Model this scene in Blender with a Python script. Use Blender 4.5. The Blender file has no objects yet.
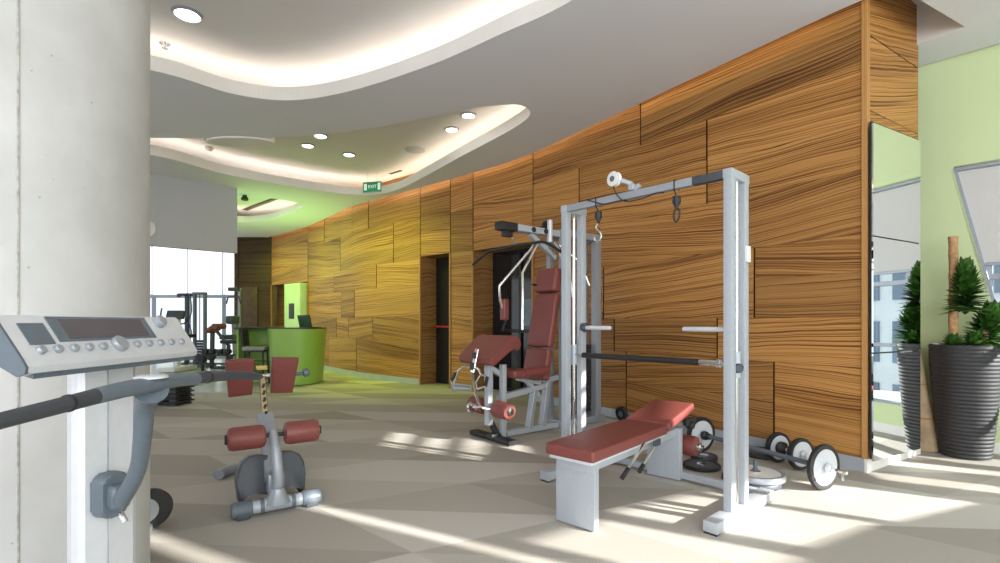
import bpy, bmesh, math, random
from mathutils import Vector, Matrix
from math import pi, sin, cos, tan, radians as R, hypot, atan2
random.seed(7)
S = bpy.context.scene
C = S.collection

# ------------------------------------------------------------------ materials
def mat(name, col, rough=.5, metal=0., spec=.5, noise=None, bump=None, emit=None, trans=0., coat=0., sheen=0.):
    m = bpy.data.materials.new(name); m.use_nodes = True
    nt = m.node_tree; b = nt.nodes['Principled BSDF']
    b.inputs['Base Color'].default_value = (*col, 1)
    b.inputs['Roughness'].default_value = rough
    b.inputs['Metallic'].default_value = metal
    b.inputs['Specular IOR Level'].default_value = spec
    b.inputs['Coat Weight'].default_value = coat
    b.inputs['Transmission Weight'].default_value = trans
    if emit:
        b.inputs['Emission Color'].default_value = (*emit[0], 1); b.inputs['Emission Strength'].default_value = emit[1]
    if noise or bump:
        tc = nt.nodes.new('ShaderNodeTexCoord')
    if noise:                                   # (scale, amount)
        n = nt.nodes.new('ShaderNodeTexNoise'); n.inputs['Scale'].default_value = noise[0]; n.inputs['Detail'].default_value = 5
        nt.links.new(tc.outputs['Object'], n.inputs['Vector'])
        r = nt.nodes.new('ShaderNodeValToRGB')
        k = noise[1]
        r.color_ramp.elements[0].position = .3; r.color_ramp.elements[1].position = .7
        r.color_ramp.elements[0].color = (*[c*(1-k) for c in col], 1)
        r.color_ramp.elements[1].color = (*[min(1, c*(1+k)) for c in col], 1)
        nt.links.new(n.outputs['Fac'], r.inputs['Fac']); nt.links.new(r.outputs['Color'], b.inputs['Base Color'])
    if bump:                                    # (scale, strength)
        n2 = nt.nodes.new('ShaderNodeTexNoise'); n2.inputs['Scale'].default_value = bump[0]; n2.inputs['Detail'].default_value = 3
        nt.links.new(tc.outputs['Object'], n2.inputs['Vector'])
        bp = nt.nodes.new('ShaderNodeBump'); bp.inputs['Strength'].default_value = bump[1]; bp.inputs['Distance'].default_value = .004
        nt.links.new(n2.outputs['Fac'], bp.inputs['Height']); nt.links.new(bp.outputs['Normal'], b.inputs['Normal'])
    return m

M = {}
M['silver'] = mat('silver_paint', (.34, .37, .41), .38, .25, noise=(40, .03))
M['silver_lt'] = mat('light_silver_paint', (.43, .47, .52), .35, .15, noise=(40, .03))
M['alu'] = mat('brushed_aluminium', (.64, .66, .70), .34, .15, noise=(30, .03))
M['grey'] = mat('slate_grey_plastic', (.115, .145, .175), .42, noise=(60, .06))
M['grey_dk'] = mat('dark_grey_plastic', (.055, .065, .08), .45, noise=(60, .08))
M['grip'] = mat('grip_rubber', (.05, .055, .065), .6, bump=(300, .3))
M['black'] = mat('black_rubber', (.018, .018, .02), .5, noise=(50, .2))
M['chrome'] = mat('chrome', (.82, .82, .83), .12, 1.0, noise=(20, .02))
M['vinyl'] = mat('maroon_vinyl', (.215, .055, .048), .42, noise=(90, .10), bump=(350, .25))
M['vinyl_dk'] = mat('maroon_piping', (.20, .05, .045), .45, noise=(90, .1))
M['yellow'] = mat('yellow_plastic', (.62, .44, .10), .45, noise=(50, .05))
M['gold'] = mat('gold_tinted_steel', (.62, .50, .30), .2, .9, noise=(30, .04))
M['white'] = mat('white_plastic', (.78, .78, .77), .4, noise=(30, .02))
M['plateface'] = mat('pale_grey_plate_face', (.60, .64, .68), .4, .1, noise=(30, .04))
M['platewhite'] = mat('white_plate_face', (.80, .79, .76), .45, noise=(20, .04))
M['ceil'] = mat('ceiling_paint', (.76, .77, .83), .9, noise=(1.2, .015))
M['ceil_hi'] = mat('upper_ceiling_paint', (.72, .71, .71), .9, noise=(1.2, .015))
M['fascia'] = mat('fascia_white', (.82, .80, .77), .8, noise=(3, .02))
M['greenwall'] = mat('pale_green_wall_paint', (.61, .71, .41), .85, noise=(2, .02))
M['deskgreen'] = mat('apple_green_lacquer', (.30, .50, .10), .35, noise=(4, .04))
M['desktop'] = mat('dark_counter', (.03, .045, .03), .3, noise=(8, .1))
M['bulk'] = mat('grey_partition_paint', (.50, .51, .53), .85, noise=(2, .02))
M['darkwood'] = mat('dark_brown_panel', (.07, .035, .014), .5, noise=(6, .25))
M['darkdoor'] = mat('black_door', (.012, .012, .013), .35, noise=(8, .2))
M['darkglass'] = mat('dark_door_glass', (.012, .014, .018), .08, spec=.6, noise=(8, .2))
M['red'] = mat('red_push_bar', (.45, .03, .03), .4, noise=(20, .1))
M['signgreen'] = mat('sign_green', (.01, .22, .10), .5, noise=(20, .05), emit=((.01, .3, .14), .25))
M['signwhite'] = mat('sign_white', (.85, .9, .85), .5, noise=(20, .03), emit=((.8, 1, .85), .35))
M['base'] = mat('aluminium_skirting', (.46, .50, .55), .45, .35, noise=(5, .05))
M['frame'] = mat('window_frame_grey', (.30, .33, .38), .45, .2, noise=(9, .04))
M['lamp'] = mat('lamp_glow', (1, .95, .85), .5, emit=((1, .93, .82), 9), noise=(9, .02))
M['led'] = mat('led_strip', (1, .9, .75), .5, emit=((1, .86, .70), 11), noise=(9, .02))
M['led_y'] = mat('led_strip_amber', (1, .8, .5), .5, emit=((1, .62, .22), 5), noise=(9, .02))
M['screen'] = mat('display_glass', (.11, .095, .105), .12, spec=.7, noise=(5, .1))
M['leaf'] = mat('dracaena_leaf', (.05, .14, .022), .4, noise=(9, .5))
M['cane'] = mat('cane_bark', (.42, .25, .12), .85, noise=(30, .35), bump=(60, .6))
M['soil'] = mat('potting_soil', (.05, .035, .025), .95, noise=(60, .4), bump=(80, .8))
M['pot'] = mat('black_ribbed_pot', (.020, .020, .023), .6, noise=(30, .2))
M['mat'] = mat('pale_gym_mat', (.74, .76, .78), .35, noise=(4, .04))
M['stoolgrey'] = mat('grey_seat_fabric', (.30, .30, .28), .8, noise=(60, .1))
M['blind'] = mat('roller_blind_fabric', (.72, .71, .70), .85, noise=(80, .03))
M['blind'].node_tree.nodes['Principled BSDF'].inputs['Emission Color'].default_value = (1, 1, 1, 1)
M['facade'] = mat('pale_facade', (.62, .66, .70), .8, noise=(1, .06))
M['facadeglass'] = mat('facade_glass', (.10, .16, .24), .15, spec=.8, noise=(.7, .3))
m = bpy.data.materials.new('mirror_silver'); m.use_nodes = True
b = m.node_tree.nodes['Principled BSDF']; b.inputs['Base Color'].default_value = (.88, .92, .91, 1); b.inputs['Metallic'].default_value = 1; b.inputs['Roughness'].default_value = .01
M['mirror'] = m
# window glass: thin clear pane
m = bpy.data.materials.new('window_glass'); m.use_nodes = True
nt = m.node_tree; nt.nodes.clear()
o = nt.nodes.new('ShaderNodeOutputMaterial'); mx = nt.nodes.new('ShaderNodeMixShader'); tr = nt.nodes.new('ShaderNodeBsdfTransparent'); gl = nt.nodes.new('ShaderNodeBsdfGlossy')
tr.inputs['Color'].default_value = (.93, .97, .99, 1); gl.inputs['Roughness'].default_value = .02; mx.inputs[0].default_value = .06
nt.links.new(tr.outputs[0], mx.inputs[1]); nt.links.new(gl.outputs[0], mx.inputs[2]); nt.links.new(mx.outputs[0], o.inputs[0])
M['glass'] = m

def wood_mat(name, light, mid, dark, vary=.16):
    m = bpy.data.materials.new(name); m.use_nodes = True
    nt = m.node_tree; N = nt.nodes; L = nt.links; b = N['Principled BSDF']
    uv = N.new('ShaderNodeUVMap'); uv.uv_map = 'grain'
    # slow waviness of the grain
    mp0 = N.new('ShaderNodeMapping'); mp0.inputs['Scale'].default_value = (.9, 2.2, 1); L.new(uv.outputs[0], mp0.inputs[0])
    nz = N.new('ShaderNodeTexNoise'); nz.inputs['Scale'].default_value = 1.0; nz.inputs['Detail'].default_value = 2; L.new(mp0.outputs[0], nz.inputs['Vector'])
    sub = N.new('ShaderNodeMath'); sub.operation = 'MULTIPLY_ADD'; sub.inputs[1].default_value = .10; sub.inputs[2].default_value = -.05; L.new(nz.outputs['Fac'], sub.inputs[0])
    sep = N.new('ShaderNodeSeparateXYZ'); L.new(uv.outputs[0], sep.inputs[0])
    add = N.new('ShaderNodeMath'); add.operation = 'ADD'; L.new(sep.outputs['Y'], add.inputs[0]); L.new(sub.outputs[0], add.inputs[1])
    def streak(su, sv, detail):
        a = N.new('ShaderNodeMath'); a.operation = 'MULTIPLY'; a.inputs[1].default_value = su; L.new(sep.outputs['X'], a.inputs[0])
        c = N.new('ShaderNodeMath'); c.operation = 'MULTIPLY'; c.inputs[1].default_value = sv; L.new(add.outputs[0], c.inputs[0])
        cb = N.new('ShaderNodeCombineXYZ'); L.new(a.outputs[0], cb.inputs[0]); L.new(c.outputs[0], cb.inputs[1])
        n = N.new('ShaderNodeTexNoise'); n.inputs['Scale'].default_value = 1; n.inputs['Detail'].default_value = detail; n.inputs['Roughness'].default_value = .55
        L.new(cb.outputs[0], n.inputs['Vector']); return n
    n1 = streak(.26, 72, 2); n2 = streak(.6, 170, 2); n3 = streak(.2, 5, 2)
    mixa = N.new('ShaderNodeMath'); mixa.operation = 'MULTIPLY_ADD'; mixa.inputs[1].default_value = .42; L.new(n2.outputs['Fac'], mixa.inputs[0])
    m2 = N.new('ShaderNodeMath'); m2.operation = 'MULTIPLY'; m2.inputs[1].default_value = .58; L.new(n1.outputs['Fac'], m2.inputs[0]); L.new(m2.outputs[0], mixa.inputs[2])
    m3 = N.new('ShaderNodeMath'); m3.operation = 'MULTIPLY_ADD'; m3.inputs[1].default_value = .25; L.new(n3.outputs['Fac'], m3.inputs[0]); L.new(mixa.outputs[0], m3.inputs[2])
    r = N.new('ShaderNodeValToRGB'); e = r.color_ramp.elements
    e[0].position = .535; e[0].color = (*dark, 1); e[1].position = .685; e[1].color = (*light, 1)
    x = e.new(.60); x.color = (*mid, 1)
    L.new(m3.outputs[0], r.inputs['Fac'])
    vc = N.new('ShaderNodeVertexColor'); vc.layer_name = 'tone'
    mx = N.new('ShaderNodeMix'); mx.data_type = 'RGBA'; mx.blend_type = 'MULTIPLY'; mx.inputs[0].default_value = 1
    L.new(r.outputs['Color'], mx.inputs[6]); L.new(vc.outputs['Color'], mx.inputs[7]); L.new(mx.outputs[2], b.inputs['Base Color'])
    b.inputs['Roughness'].default_value = .5; b.inputs['Specular IOR Level'].default_value = .3
    bp = N.new('ShaderNodeBump'); bp.inputs['Strength'].default_value = .35; bp.inputs['Distance'].default_value = .006
    L.new(m3.outputs[0], bp.inputs['Height']); L.new(bp.outputs['Normal'], b.inputs['Normal'])
    return m
M['wood'] = wood_mat('zebrano_panelling', (.55, .275, .082), (.40, .18, .044), (.14, .050, .012))
M['wood_trim'] = wood_mat('zebrano_trim', (.60, .32, .11), (.50, .25, .075), (.30, .13, .035))

# carpet tiles: big angular patches in a few beiges
def floor_mat():
    m = bpy.data.materials.new('carpet_tiles'); m.use_nodes = True
    nt = m.node_tree; N = nt.nodes; L = nt.links; b = N['Principled BSDF']
    tc = N.new('ShaderNodeTexCoord')
    mp = N.new('ShaderNodeMapping'); mp.inputs['Rotation'].default_value = (0, 0, R(-38)); mp.inputs['Scale'].default_value = (.85, 1.25, 1); mp.inputs['Location'].default_value = (.3, .2, 0)
    L.new(tc.outputs['Object'], mp.inputs[0])
    fl = N.new('ShaderNodeVectorMath'); fl.operation = 'FLOOR'; L.new(mp.outputs[0], fl.inputs[0])
    fr = N.new('ShaderNodeVectorMath'); fr.operation = 'FRACTION'; L.new(mp.outputs[0], fr.inputs[0])
    sp = N.new('ShaderNodeSeparateXYZ'); L.new(fr.outputs[0], sp.inputs[0])
    sm = N.new('ShaderNodeMath'); sm.operation = 'ADD'; L.new(sp.outputs[0], sm.inputs[0]); L.new(sp.outputs[1], sm.inputs[1])
    gt = N.new('ShaderNodeMath'); gt.operation = 'GREATER_THAN'; gt.inputs[1].default_value = 1.0; L.new(sm.outputs[0], gt.inputs[0])
    k = N.new('ShaderNodeMath'); k.operation = 'MULTIPLY'; k.inputs[1].default_value = .5; L.new(gt.outputs[0], k.inputs[0])
    cb = N.new('ShaderNodeCombineXYZ'); L.new(k.outputs[0], cb.inputs[2])
    ad = N.new('ShaderNodeVectorMath'); ad.operation = 'ADD'; L.new(fl.outputs[0], ad.inputs[0]); L.new(cb.outputs[0], ad.inputs[1])
    wn = N.new('ShaderNodeTexWhiteNoise'); wn.noise_dimensions = '3D'; L.new(ad.outputs[0], wn.inputs['Vector'])
    r = N.new('ShaderNodeValToRGB'); r.color_ramp.interpolation = 'CONSTANT'; e = r.color_ramp.elements
    e[0].position = 0; e[0].color = (.365, .34, .30, 1); e[1].position = .28; e[1].color = (.42, .395, .352, 1)
    for p, c in ((.52, (.475, .45, .405)), (.78, (.535, .51, .468))):
        x = e.new(p); x.color = (*c, 1)
    L.new(wn.outputs['Value'], r.inputs['Fac'])
    # woven ribs, direction flips with the patch
    wv = N.new('ShaderNodeTexWave'); wv.inputs['Scale'].default_value = 26; wv.inputs['Distortion'].default_value = 5; wv.inputs['Detail'].default_value = 2; wv.inputs['Detail Scale'].default_value = .6
    L.new(mp.outputs[0], wv.inputs['Vector'])
    nz = N.new('ShaderNodeTexNoise'); nz.inputs['Scale'].default_value = 130; nz.inputs['Detail'].default_value = 2; L.new(tc.outputs['Object'], nz.inputs['Vector'])
    a1 = N.new('ShaderNodeMath'); a1.operation = 'MULTIPLY_ADD'; a1.inputs[1].default_value = .13; a1.inputs[2].default_value = .83; L.new(wv.outputs['Fac'], a1.inputs[0])
    a2 = N.new('ShaderNodeMath'); a2.operation = 'MULTIPLY_ADD'; a2.inputs[1].default_value = .22; L.new(nz.outputs['Fac'], a2.inputs[0]); L.new(a1.outputs[0], a2.inputs[2])
    mx = N.new('ShaderNodeMix'); mx.data_type = 'RGBA'; mx.blend_type = 'MULTIPLY'; mx.inputs[0].default_value = 1
    L.new(r.outputs['Color'], mx.inputs[6]); L.new(a2.outputs[0], mx.inputs[7]); L.new(mx.outputs[2], b.inputs['Base Color'])
    b.inputs['Roughness'].default_value = .75; b.inputs['Specular IOR Level'].default_value = .35
    bp = N.new('ShaderNodeBump'); bp.inputs['Strength'].default_value = .3; bp.inputs['Distance'].default_value = .004
    L.new(nz.outputs['Fac'], bp.inputs['Height']); L.new(bp.outputs['Normal'], b.inputs['Normal'])
    return m
M['carpet'] = floor_mat()
def concrete_mat():
    m = bpy.data.materials.new('fair_faced_concrete'); m.use_nodes = True
    nt = m.node_tree; N = nt.nodes; L = nt.links; b = N['Principled BSDF']
    tc = N.new('ShaderNodeTexCoord')
    n1 = N.new('ShaderNodeTexNoise'); n1.inputs['Scale'].default_value = 2.2; n1.inputs['Detail'].default_value = 8; n1.inputs['Roughness'].default_value = .6; L.new(tc.outputs['Object'], n1.inputs['Vector'])
    r = N.new('ShaderNodeValToRGB'); e = r.color_ramp.elements; e[0].position = .30; e[0].color = (.46, .46, .45, 1); e[1].position = .66; e[1].color = (.58, .58, .575, 1)
    L.new(n1.outputs['Fac'], r.inputs['Fac'])
    vo = N.new('ShaderNodeTexVoronoi'); vo.inputs['Scale'].default_value = 26; L.new(tc.outputs['Object'], vo.inputs['Vector'])   # air holes
    g = N.new('ShaderNodeMath'); g.operation = 'GREATER_THAN'; g.inputs[1].default_value = .10; L.new(vo.outputs['Distance'], g.inputs[0])
    n2 = N.new('ShaderNodeTexNoise'); n2.inputs['Scale'].default_value = 5; L.new(tc.outputs['Object'], n2.inputs['Vector'])
    g2 = N.new('ShaderNodeMath'); g2.operation = 'LESS_THAN'; g2.inputs[1].default_value = .58; L.new(n2.outputs['Fac'], g2.inputs[0])
    mxm = N.new('ShaderNodeMath'); mxm.operation = 'MAXIMUM'; L.new(g.outputs[0], mxm.inputs[0]); L.new(g2.outputs[0], mxm.inputs[1])
    sc = N.new('ShaderNodeMath'); sc.operation = 'MULTIPLY_ADD'; sc.inputs[1].default_value = .35; sc.inputs[2].default_value = .65; L.new(mxm.outputs[0], sc.inputs[0])
    mx = N.new('ShaderNodeMix'); mx.data_type = 'RGBA'; mx.blend_type = 'MULTIPLY'; mx.inputs[0].default_value = 1
    L.new(r.outputs['Color'], mx.inputs[6]); L.new(sc.outputs[0], mx.inputs[7]); L.new(mx.outputs[2], b.inputs['Base Color'])
    b.inputs['Roughness'].default_value = .8
    bp = N.new('ShaderNodeBump'); bp.inputs['Strength'].default_value = .25; bp.inputs['Distance'].default_value = .01
    L.new(n1.outputs['Fac'], bp.inputs['Height']); L.new(bp.outputs['Normal'], b.inputs['Normal'])
    return m
M['concrete'] = concrete_mat()
def bark_mat():
    m = mat('banded_palm_bark', (.55, .40, .24), .85, noise=(7, .25), bump=(30, .5)); return m
M['bark'] = bark_mat()

# ------------------------------------------------------------------ mesh helpers
V = Vector
def frame_from(d, up=V((0, 0, 1))):
    d = V(d).normalized(); up = V(up)
    if abs(d.dot(up)) > .98: up = V((1, 0, 0))
    s = up.cross(d).normalized(); u = d.cross(s).normalized()
    return s, u, d
class G:
    """gathers shapes for ONE mesh object"""
    def __init__(s): s.bm = bmesh.new()
    def _bev(s, verts, w, seg=2):
        if w <= 0: return
        es = set(e for v in verts for e in v.link_edges)
        bmesh.ops.bevel(s.bm, geom=list(es), offset=w, segments=seg, affect='EDGES', profile=.6)
    def box(s, c, size, rot=None, bev=.0, seg=2):
        mt = Matrix.Translation(V(c)) @ (rot.to_4x4() if rot else Matrix()) @ Matrix.Diagonal((*size, 1))
        r = bmesh.ops.create_cube(s.bm, size=1, matrix=mt); s._bev(r['verts'], bev, seg); return s
    def bar(s, p, q, w, h, up=(0, 0, 1), bev=.004, seg=1):
        p = V(p); q = V(q); a, u, d = frame_from(q-p, up)
        rot = Matrix((a, u, d)).transposed()
        return s.box((p+q)/2, (w, h, (q-p).length), rot, bev, seg)
    def tube(s, pts, r, n=12, smooth=0, closed=False, caps=True):
        pts = [V(p) for p in pts]
        if smooth: pts = crom(pts, smooth, closed)
        rad = r if callable(r) else (lambda t: r)
        rings = []; N = len(pts); pu = None
        for i, p in enumerate(pts):
            if closed: d = pts[(i+1) % N]-pts[i-1]
            else: d = pts[min(i+1, N-1)]-pts[max(i-1, 0)]
            d.normalize()
            if pu is None: a, u, _ = frame_from(d)
            else:
                u = (pu-d*pu.dot(d)); u.normalize(); a = u.cross(d)
            pu = u
            rr = rad(i/max(1, N-1))
            rings.append([s.bm.verts.new(p+(a*cos(2*pi*k/n)+u*sin(2*pi*k/n))*rr) for k in range(n)])
        for i in range(N if closed else N-1):
            A = rings[i]; B = rings[(i+1) % N]
            for k in range(n): s.bm.faces.new((A[k], A[(k+1) % n], B[(k+1) % n], B[k]))
        if caps and not closed:
            s.bm.faces.new(rings[0][::-1]); s.bm.faces.new(rings[-1])
        return s
    def lathe(s, prof, o=(0, 0, 0), d=(0, 0, 1), n=32):
        """prof: (radius, distance along d)"""
        a, u, d = frame_from(d); o = V(o); rings = []
        for r, h in prof:
            if r < 1e-5: rings.append([s.bm.verts.new(o+d*h)])
            else: rings.append([s.bm.verts.new(o+d*h+(a*cos(2*pi*k/n)+u*sin(2*pi*k/n))*r) for k in range(n)])
        for A, B in zip(rings, rings[1:]):
            for k in range(n):
                k2 = (k+1) % n
                if len(A) == 1 and len(B) == 1: break
                if len(A) == 1: s.bm.faces.new((A[0], B[k2], B[k]))
                elif len(B) == 1: s.bm.faces.new((A[k], A[k2], B[0]))
                else: s.bm.faces.new((A[k], A[k2], B[k2], B[k]))
        if len(rings[0]) > 1: s.bm.faces.new(rings[0][::-1])
        if len(rings[-1]) > 1: s.bm.faces.new(rings[-1])
        return s
    def prism(s, poly, o, ax, ay, az, depth, bev=0, seg=2):
        """polygon (list of 2-d points) in plane o + x*ax + y*ay, extruded depth along az"""
        o, ax, ay, az = V(o), V(ax), V(ay), V(az)
        A = [s.bm.verts.new(o+ax*x+ay*y) for x, y in poly]
        B = [s.bm.verts.new(o+ax*x+ay*y+az*depth) for x, y in poly]
        n = len(poly)
        f1 = s.bm.faces.new(A[::-1]); f2 = s.bm.faces.new(B)
        for k in range(n): s.bm.faces.new((A[k], A[(k+1) % n], B[(k+1) % n], B[k]))
        if bev:
            es = list(f1.edges)+list(f2.edges)
            bmesh.ops.bevel(s.bm, geom=es, offset=bev, segments=seg, affect='EDGES', profile=.6)
        return s
    def quad(s, *p):
        s.bm.faces.new([s.bm.verts.new(V(x)) for x in p]); return s
    def build(s, name, m, parent=None, sharp=35, **props):
        me = bpy.data.meshes.new(name); bmesh.ops.recalc_face_normals(s.bm, faces=s.bm.faces[:]); s.bm.to_mesh(me); s.bm.free()
        for p in me.polygons: p.use_smooth = True
        me.set_sharp_from_angle(angle=R(sharp))
        me.materials.append(M[m] if isinstance(m, str) else m)
        o = bpy.data.objects.new(name, me); C.objects.link(o)
        if parent: o.parent = parent
        for k, v in props.items(): o[k] = v
        return o
def crom(P, n=8, closed=False):
    out = []; N = len(P)
    rng = range(N if closed else N-1)
    for i in rng:
        if closed: a, b, c, d = P[i-1], P[i], P[(i+1) % N], P[(i+2) % N]
        else: a, b, c, d = P[max(i-1, 0)], P[i], P[i+1], P[min(i+2, N-1)]
        for k in range(n):
            t = k/n
            out.append(.5*((2*b)+(c-a)*t+(2*a-5*b+4*c-d)*t*t+(3*b-a-3*c+d)*t**3))
    if not closed: out.append(P[-1].copy())
    return out
def thing(name, label, cat, loc=(0, 0, 0), rz=0., group=None):
    o = bpy.data.objects.new(name, None); C.objects.link(o); o.empty_display_size = .1
    o.location = loc; o.rotation_euler = (0, 0, rz); o['label'] = label; o['category'] = cat
    if group: o['group'] = group
    return o
def tag(o, label, cat, group=None):
    o['label'] = label; o['category'] = cat
    if group: o['group'] = group
    return o
def struct(o): o['kind'] = 'structure'; return o
def dup(root, loc, rz=None, label=None, group=None):
    r = root.copy(); C.objects.link(r); r.location = loc
    if rz is not None: r.rotation_euler = (0, 0, rz)
    if label: r['label'] = label
    if group: r['group'] = group
    for ch in list(root.children):
        c = ch.copy(); C.objects.link(c); c.parent = r
        for g in list(ch.children):
            d = g.copy(); C.objects.link(d); d.parent = c
    return r
def flat(name, outer, holes, m, to3d, thick=0.):
    """filled 2-d region with holes -> mesh, mapped by to3d(x,y)"""
    cu = bpy.data.curves.new(name, 'CURVE'); cu.dimensions = '2D'; cu.fill_mode = 'BOTH'
    for poly in [outer]+holes:
        sp = cu.splines.new('POLY'); sp.points.add(len(poly)-1); sp.use_cyclic_u = True
        for k, (x, y) in enumerate(poly): sp.points[k].co = (x, y, 0, 1)
    tmp = bpy.data.objects.new('tmp', cu); C.objects.link(tmp)
    dg = bpy.context.evaluated_depsgraph_get(); me = bpy.data.meshes.new_from_object(tmp.evaluated_get(dg))
    bpy.data.objects.remove(tmp); bpy.data.curves.remove(cu)
    me.name = name
    for v in me.vertices: v.co = V(to3d(v.co.x, v.co.y))
    me.materials.clear(); me.materials.append(M[m])
    o = bpy.data.objects.new(name, me); C.objects.link(o)
    return o
def text(name, body, size, m, parent, loc, rot, depth=.002):
    cu = bpy.data.curves.new(name, 'FONT'); cu.body = body; cu.size = size; cu.align_x = 'CENTER'; cu.align_y = 'CENTER'; cu.extrude = depth
    tmp = bpy.data.objects.new('tmp', cu); C.objects.link(tmp)
    dg = bpy.context.evaluated_depsgraph_get(); me = bpy.data.meshes.new_from_object(tmp.evaluated_get(dg))
    bpy.data.objects.remove(tmp); bpy.data.curves.remove(cu)
    me.materials.clear(); me.materials.append(M[m])
    o = bpy.data.objects.new(name, me); C.objects.link(o); o.parent = parent; o.location = loc; o.rotation_euler = rot
    return o
def rpoly(w, h, r, n=5):
    """rounded rectangle outline centred on 0"""
    out = []
    for cx, cy, a0 in ((w/2-r, h/2-r, 0), (-w/2+r, h/2-r, 90), (-w/2+r, -h/2+r, 180), (w/2-r, -h/2+r, 270)):
        for k in range(n+1):
            a = R(a0+90*k/n); out.append((cx+r*cos(a), cy+r*sin(a)))
    return out

CEIL = 3.72; UP = 4.08
# ------------------------------------------------------------------ curved wood wall
WP = crom([V(p) for p in ((2.92, 4.0, 0), (2.11, 5.23, 0), (1.30, 6.48, 0), (.45, 7.72, 0), (-.45, 8.62, 0), (-1.5, 9.55, 0), (-3.0, 10.85, 0), (-3.95, 12.0, 0), (-5.2, 13.5, 0), (-6.85, 15.0, 0))], 14)
WU = [0.]
for i in range(1, len(WP)): WU.append(WU[-1]+(WP[i]-WP[i-1]).length)
WL = WU[-1]
def wall_at(u):
    u = min(max(u, 0), WL-1e-6)
    i = max(k for k in range(len(WU)-1) if WU[k] <= u)
    t = (u-WU[i])/(WU[i+1]-WU[i])
    p = WP[i].lerp(WP[i+1], t); d = (WP[min(i+2, len(WP)-1)]-WP[max(i-1, 0)]).normalized()
    return p, V((d.y, -d.x, 0)) * -1 if False else V((-d.y, d.x, 0)) * -1, d     # point, normal into the room?, tangent
def wn(u):
    p, n, d = wall_at(u)
    if n.dot(-p) < 0: n = -n            # towards the camera side of the room
    return p, n, d
def u_at_px(px):
    best = min(range(2000), key=lambda k: abs((lambda p: p.x/p.y*500+500-px)(wall_at(WL*k/2000)[0])))
    return WL*best/2000
ZT = UP+.02
D2 = (u_at_px(533), u_at_px(473)); D1 = (u_at_px(450.5), u_at_px(420.5)); D3 = (u_at_px(308), u_at_px(265))
DH = {0: 2.43, 1: 2.45, 2: 2.30}
rects = []
def split(u0, u1, z0, z1):
    w, h = u1-u0, z1-z0
    if w > 5.5:
        k = u0+w*random.uniform(.4, .6); split(u0, k, z0, z1); split(k, u1, z0, z1)
    elif h > .95:
        k = z0+h*random.uniform(.36, .64); split(u0, u1, z0, k); split(u0, u1, k, z1)
    elif w > 2.4:
        k = u0+w*random.uniform(.25, .75); split(u0, k, z0, z1); split(k, u1, z0, z1)
    elif h > .62 and random.random() < .7:
        k = z0+h*random.uniform(.35, .65); split(u0, u1, z0, k); split(u0, u1, k, z1)
    else: rects.append((u0, u1, z0, z1))
Z0 = .11
for (u0, u1, z0) in ((0, D2[0], Z0), (D2[0], D2[1], DH[0]), (D2[1], D1[0], Z0), (D1[0], D1[1], DH[1]), (D1[1], D3[0], Z0), (D3[0], D3[1], DH[2]), (D3[1], WL, Z0)):
    split(u0, u1, z0, ZT)
def panels(name, rects, place, step=.12, m='wood', slope=(-6, 6), tone=1.):
    bm = bmesh.new(); uvl = bm.loops.layers.uv.new('grain'); cl = bm.loops.layers.color.new('tone')
    for (u0, u1, z0, z1) in rects:
        a = R(random.uniform(*slope)); ou, ov = random.uniform(0, 50), random.uniform(0, 50); t = tone*random.uniform(.84, 1.10); g = .009
        dep = random.uniform(0, .006)
        n = max(1, int((u1-u0)/step)); cols = []
        for k in range(n+1):
            u = u0+g+(u1-u0-2*g)*k/n
            cols.append((u, [bm.verts.new(place(u, z0+.0015, dep)), bm.verts.new(place(u, z1-.0015, dep))]))
        for (ua, A), (ub, B) in zip(cols, cols[1:]):
            f = bm.faces.new((A[0], B[0], B[1], A[1]))
            for lp, (u, z) in zip(f.loops, ((ua, z0), (ub, z0), (ub, z1), (ua, z1))):
                x, y = u-u0, z-z0
                lp[uvl].uv = (ou+x*cos(a)+y*sin(a), ov-x*sin(a)+y*cos(a)); lp[cl] = (t, t, t, 1)
        for k in (0, -1):                                  # returned edge of each panel
            u, (A, B) = cols[k]
            p0 = bm.verts.new(place(u, z0, -.02)); p1 = bm.verts.new(place(u, z1, -.02))
            f = bm.faces.new((A, B, p1, p0))
            for lp in f.loops: lp[uvl].uv = (ou, ov+lp.vert.co.z*.1); lp[cl] = (.5, .42, .36, 1)
    # dark backing seen through the joints
    me = bpy.data.meshes.new(name); bm.to_mesh(me); bm.free(); me.materials.append(M[m])
    o = bpy.data.objects.new(name, me); C.objects.link(o); return o
def place_main(u, z, dep):
    p, n, d = wn(u); q = p+n*dep; return (q.x, q.y, z)
w = struct(panels('wall_back', rects, place_main))
bk = G()
for (u0, u1, z0) in ((0, D2[0], 0), (D2[0], D2[1], DH[0]), (D2[1], D1[0], 0), (D1[0], D1[1], DH[1]), (D1[1], D3[0], 0), (D3[0], D3[1], DH[2]), (D3[1], WL, 0)):
    n = max(1, int((u1-u0)/.2))
    for k in range(n):
        a, b2 = place_main(u0+(u1-u0)*k/n, 0, -.02), place_main(u0+(u1-u0)*(k+1)/n, 0, -.02)
        bk.quad((a[0], a[1], z0), (b2[0], b2[1], z0), (b2[0], b2[1], ZT), (a[0], a[1], ZT))
M['backing'] = mat('panel_joint', (.22, .10, .035), .6, noise=(6, .2)); bk.build('panel_backing', 'backing', w)
# skirting along the foot of the curved wall
sk = G()
for (u0, u1) in ((-.0, D2[0]), (D2[1], D1[0]), (D1[1], D3[0]), (D3[1], WL)):
    n = max(1, int((u1-u0)/.2))
    P = [place_main(u0+(u1-u0)*k/n, 0, .012) for k in range(n+1)]
    for a, b2 in zip(P, P[1:]):
        sk.quad((a[0], a[1], 0), (b2[0], b2[1], 0), (b2[0], b2[1], .11), (a[0], a[1], .11))
struct(sk.build('baseboard_back', 'base'))
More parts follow.
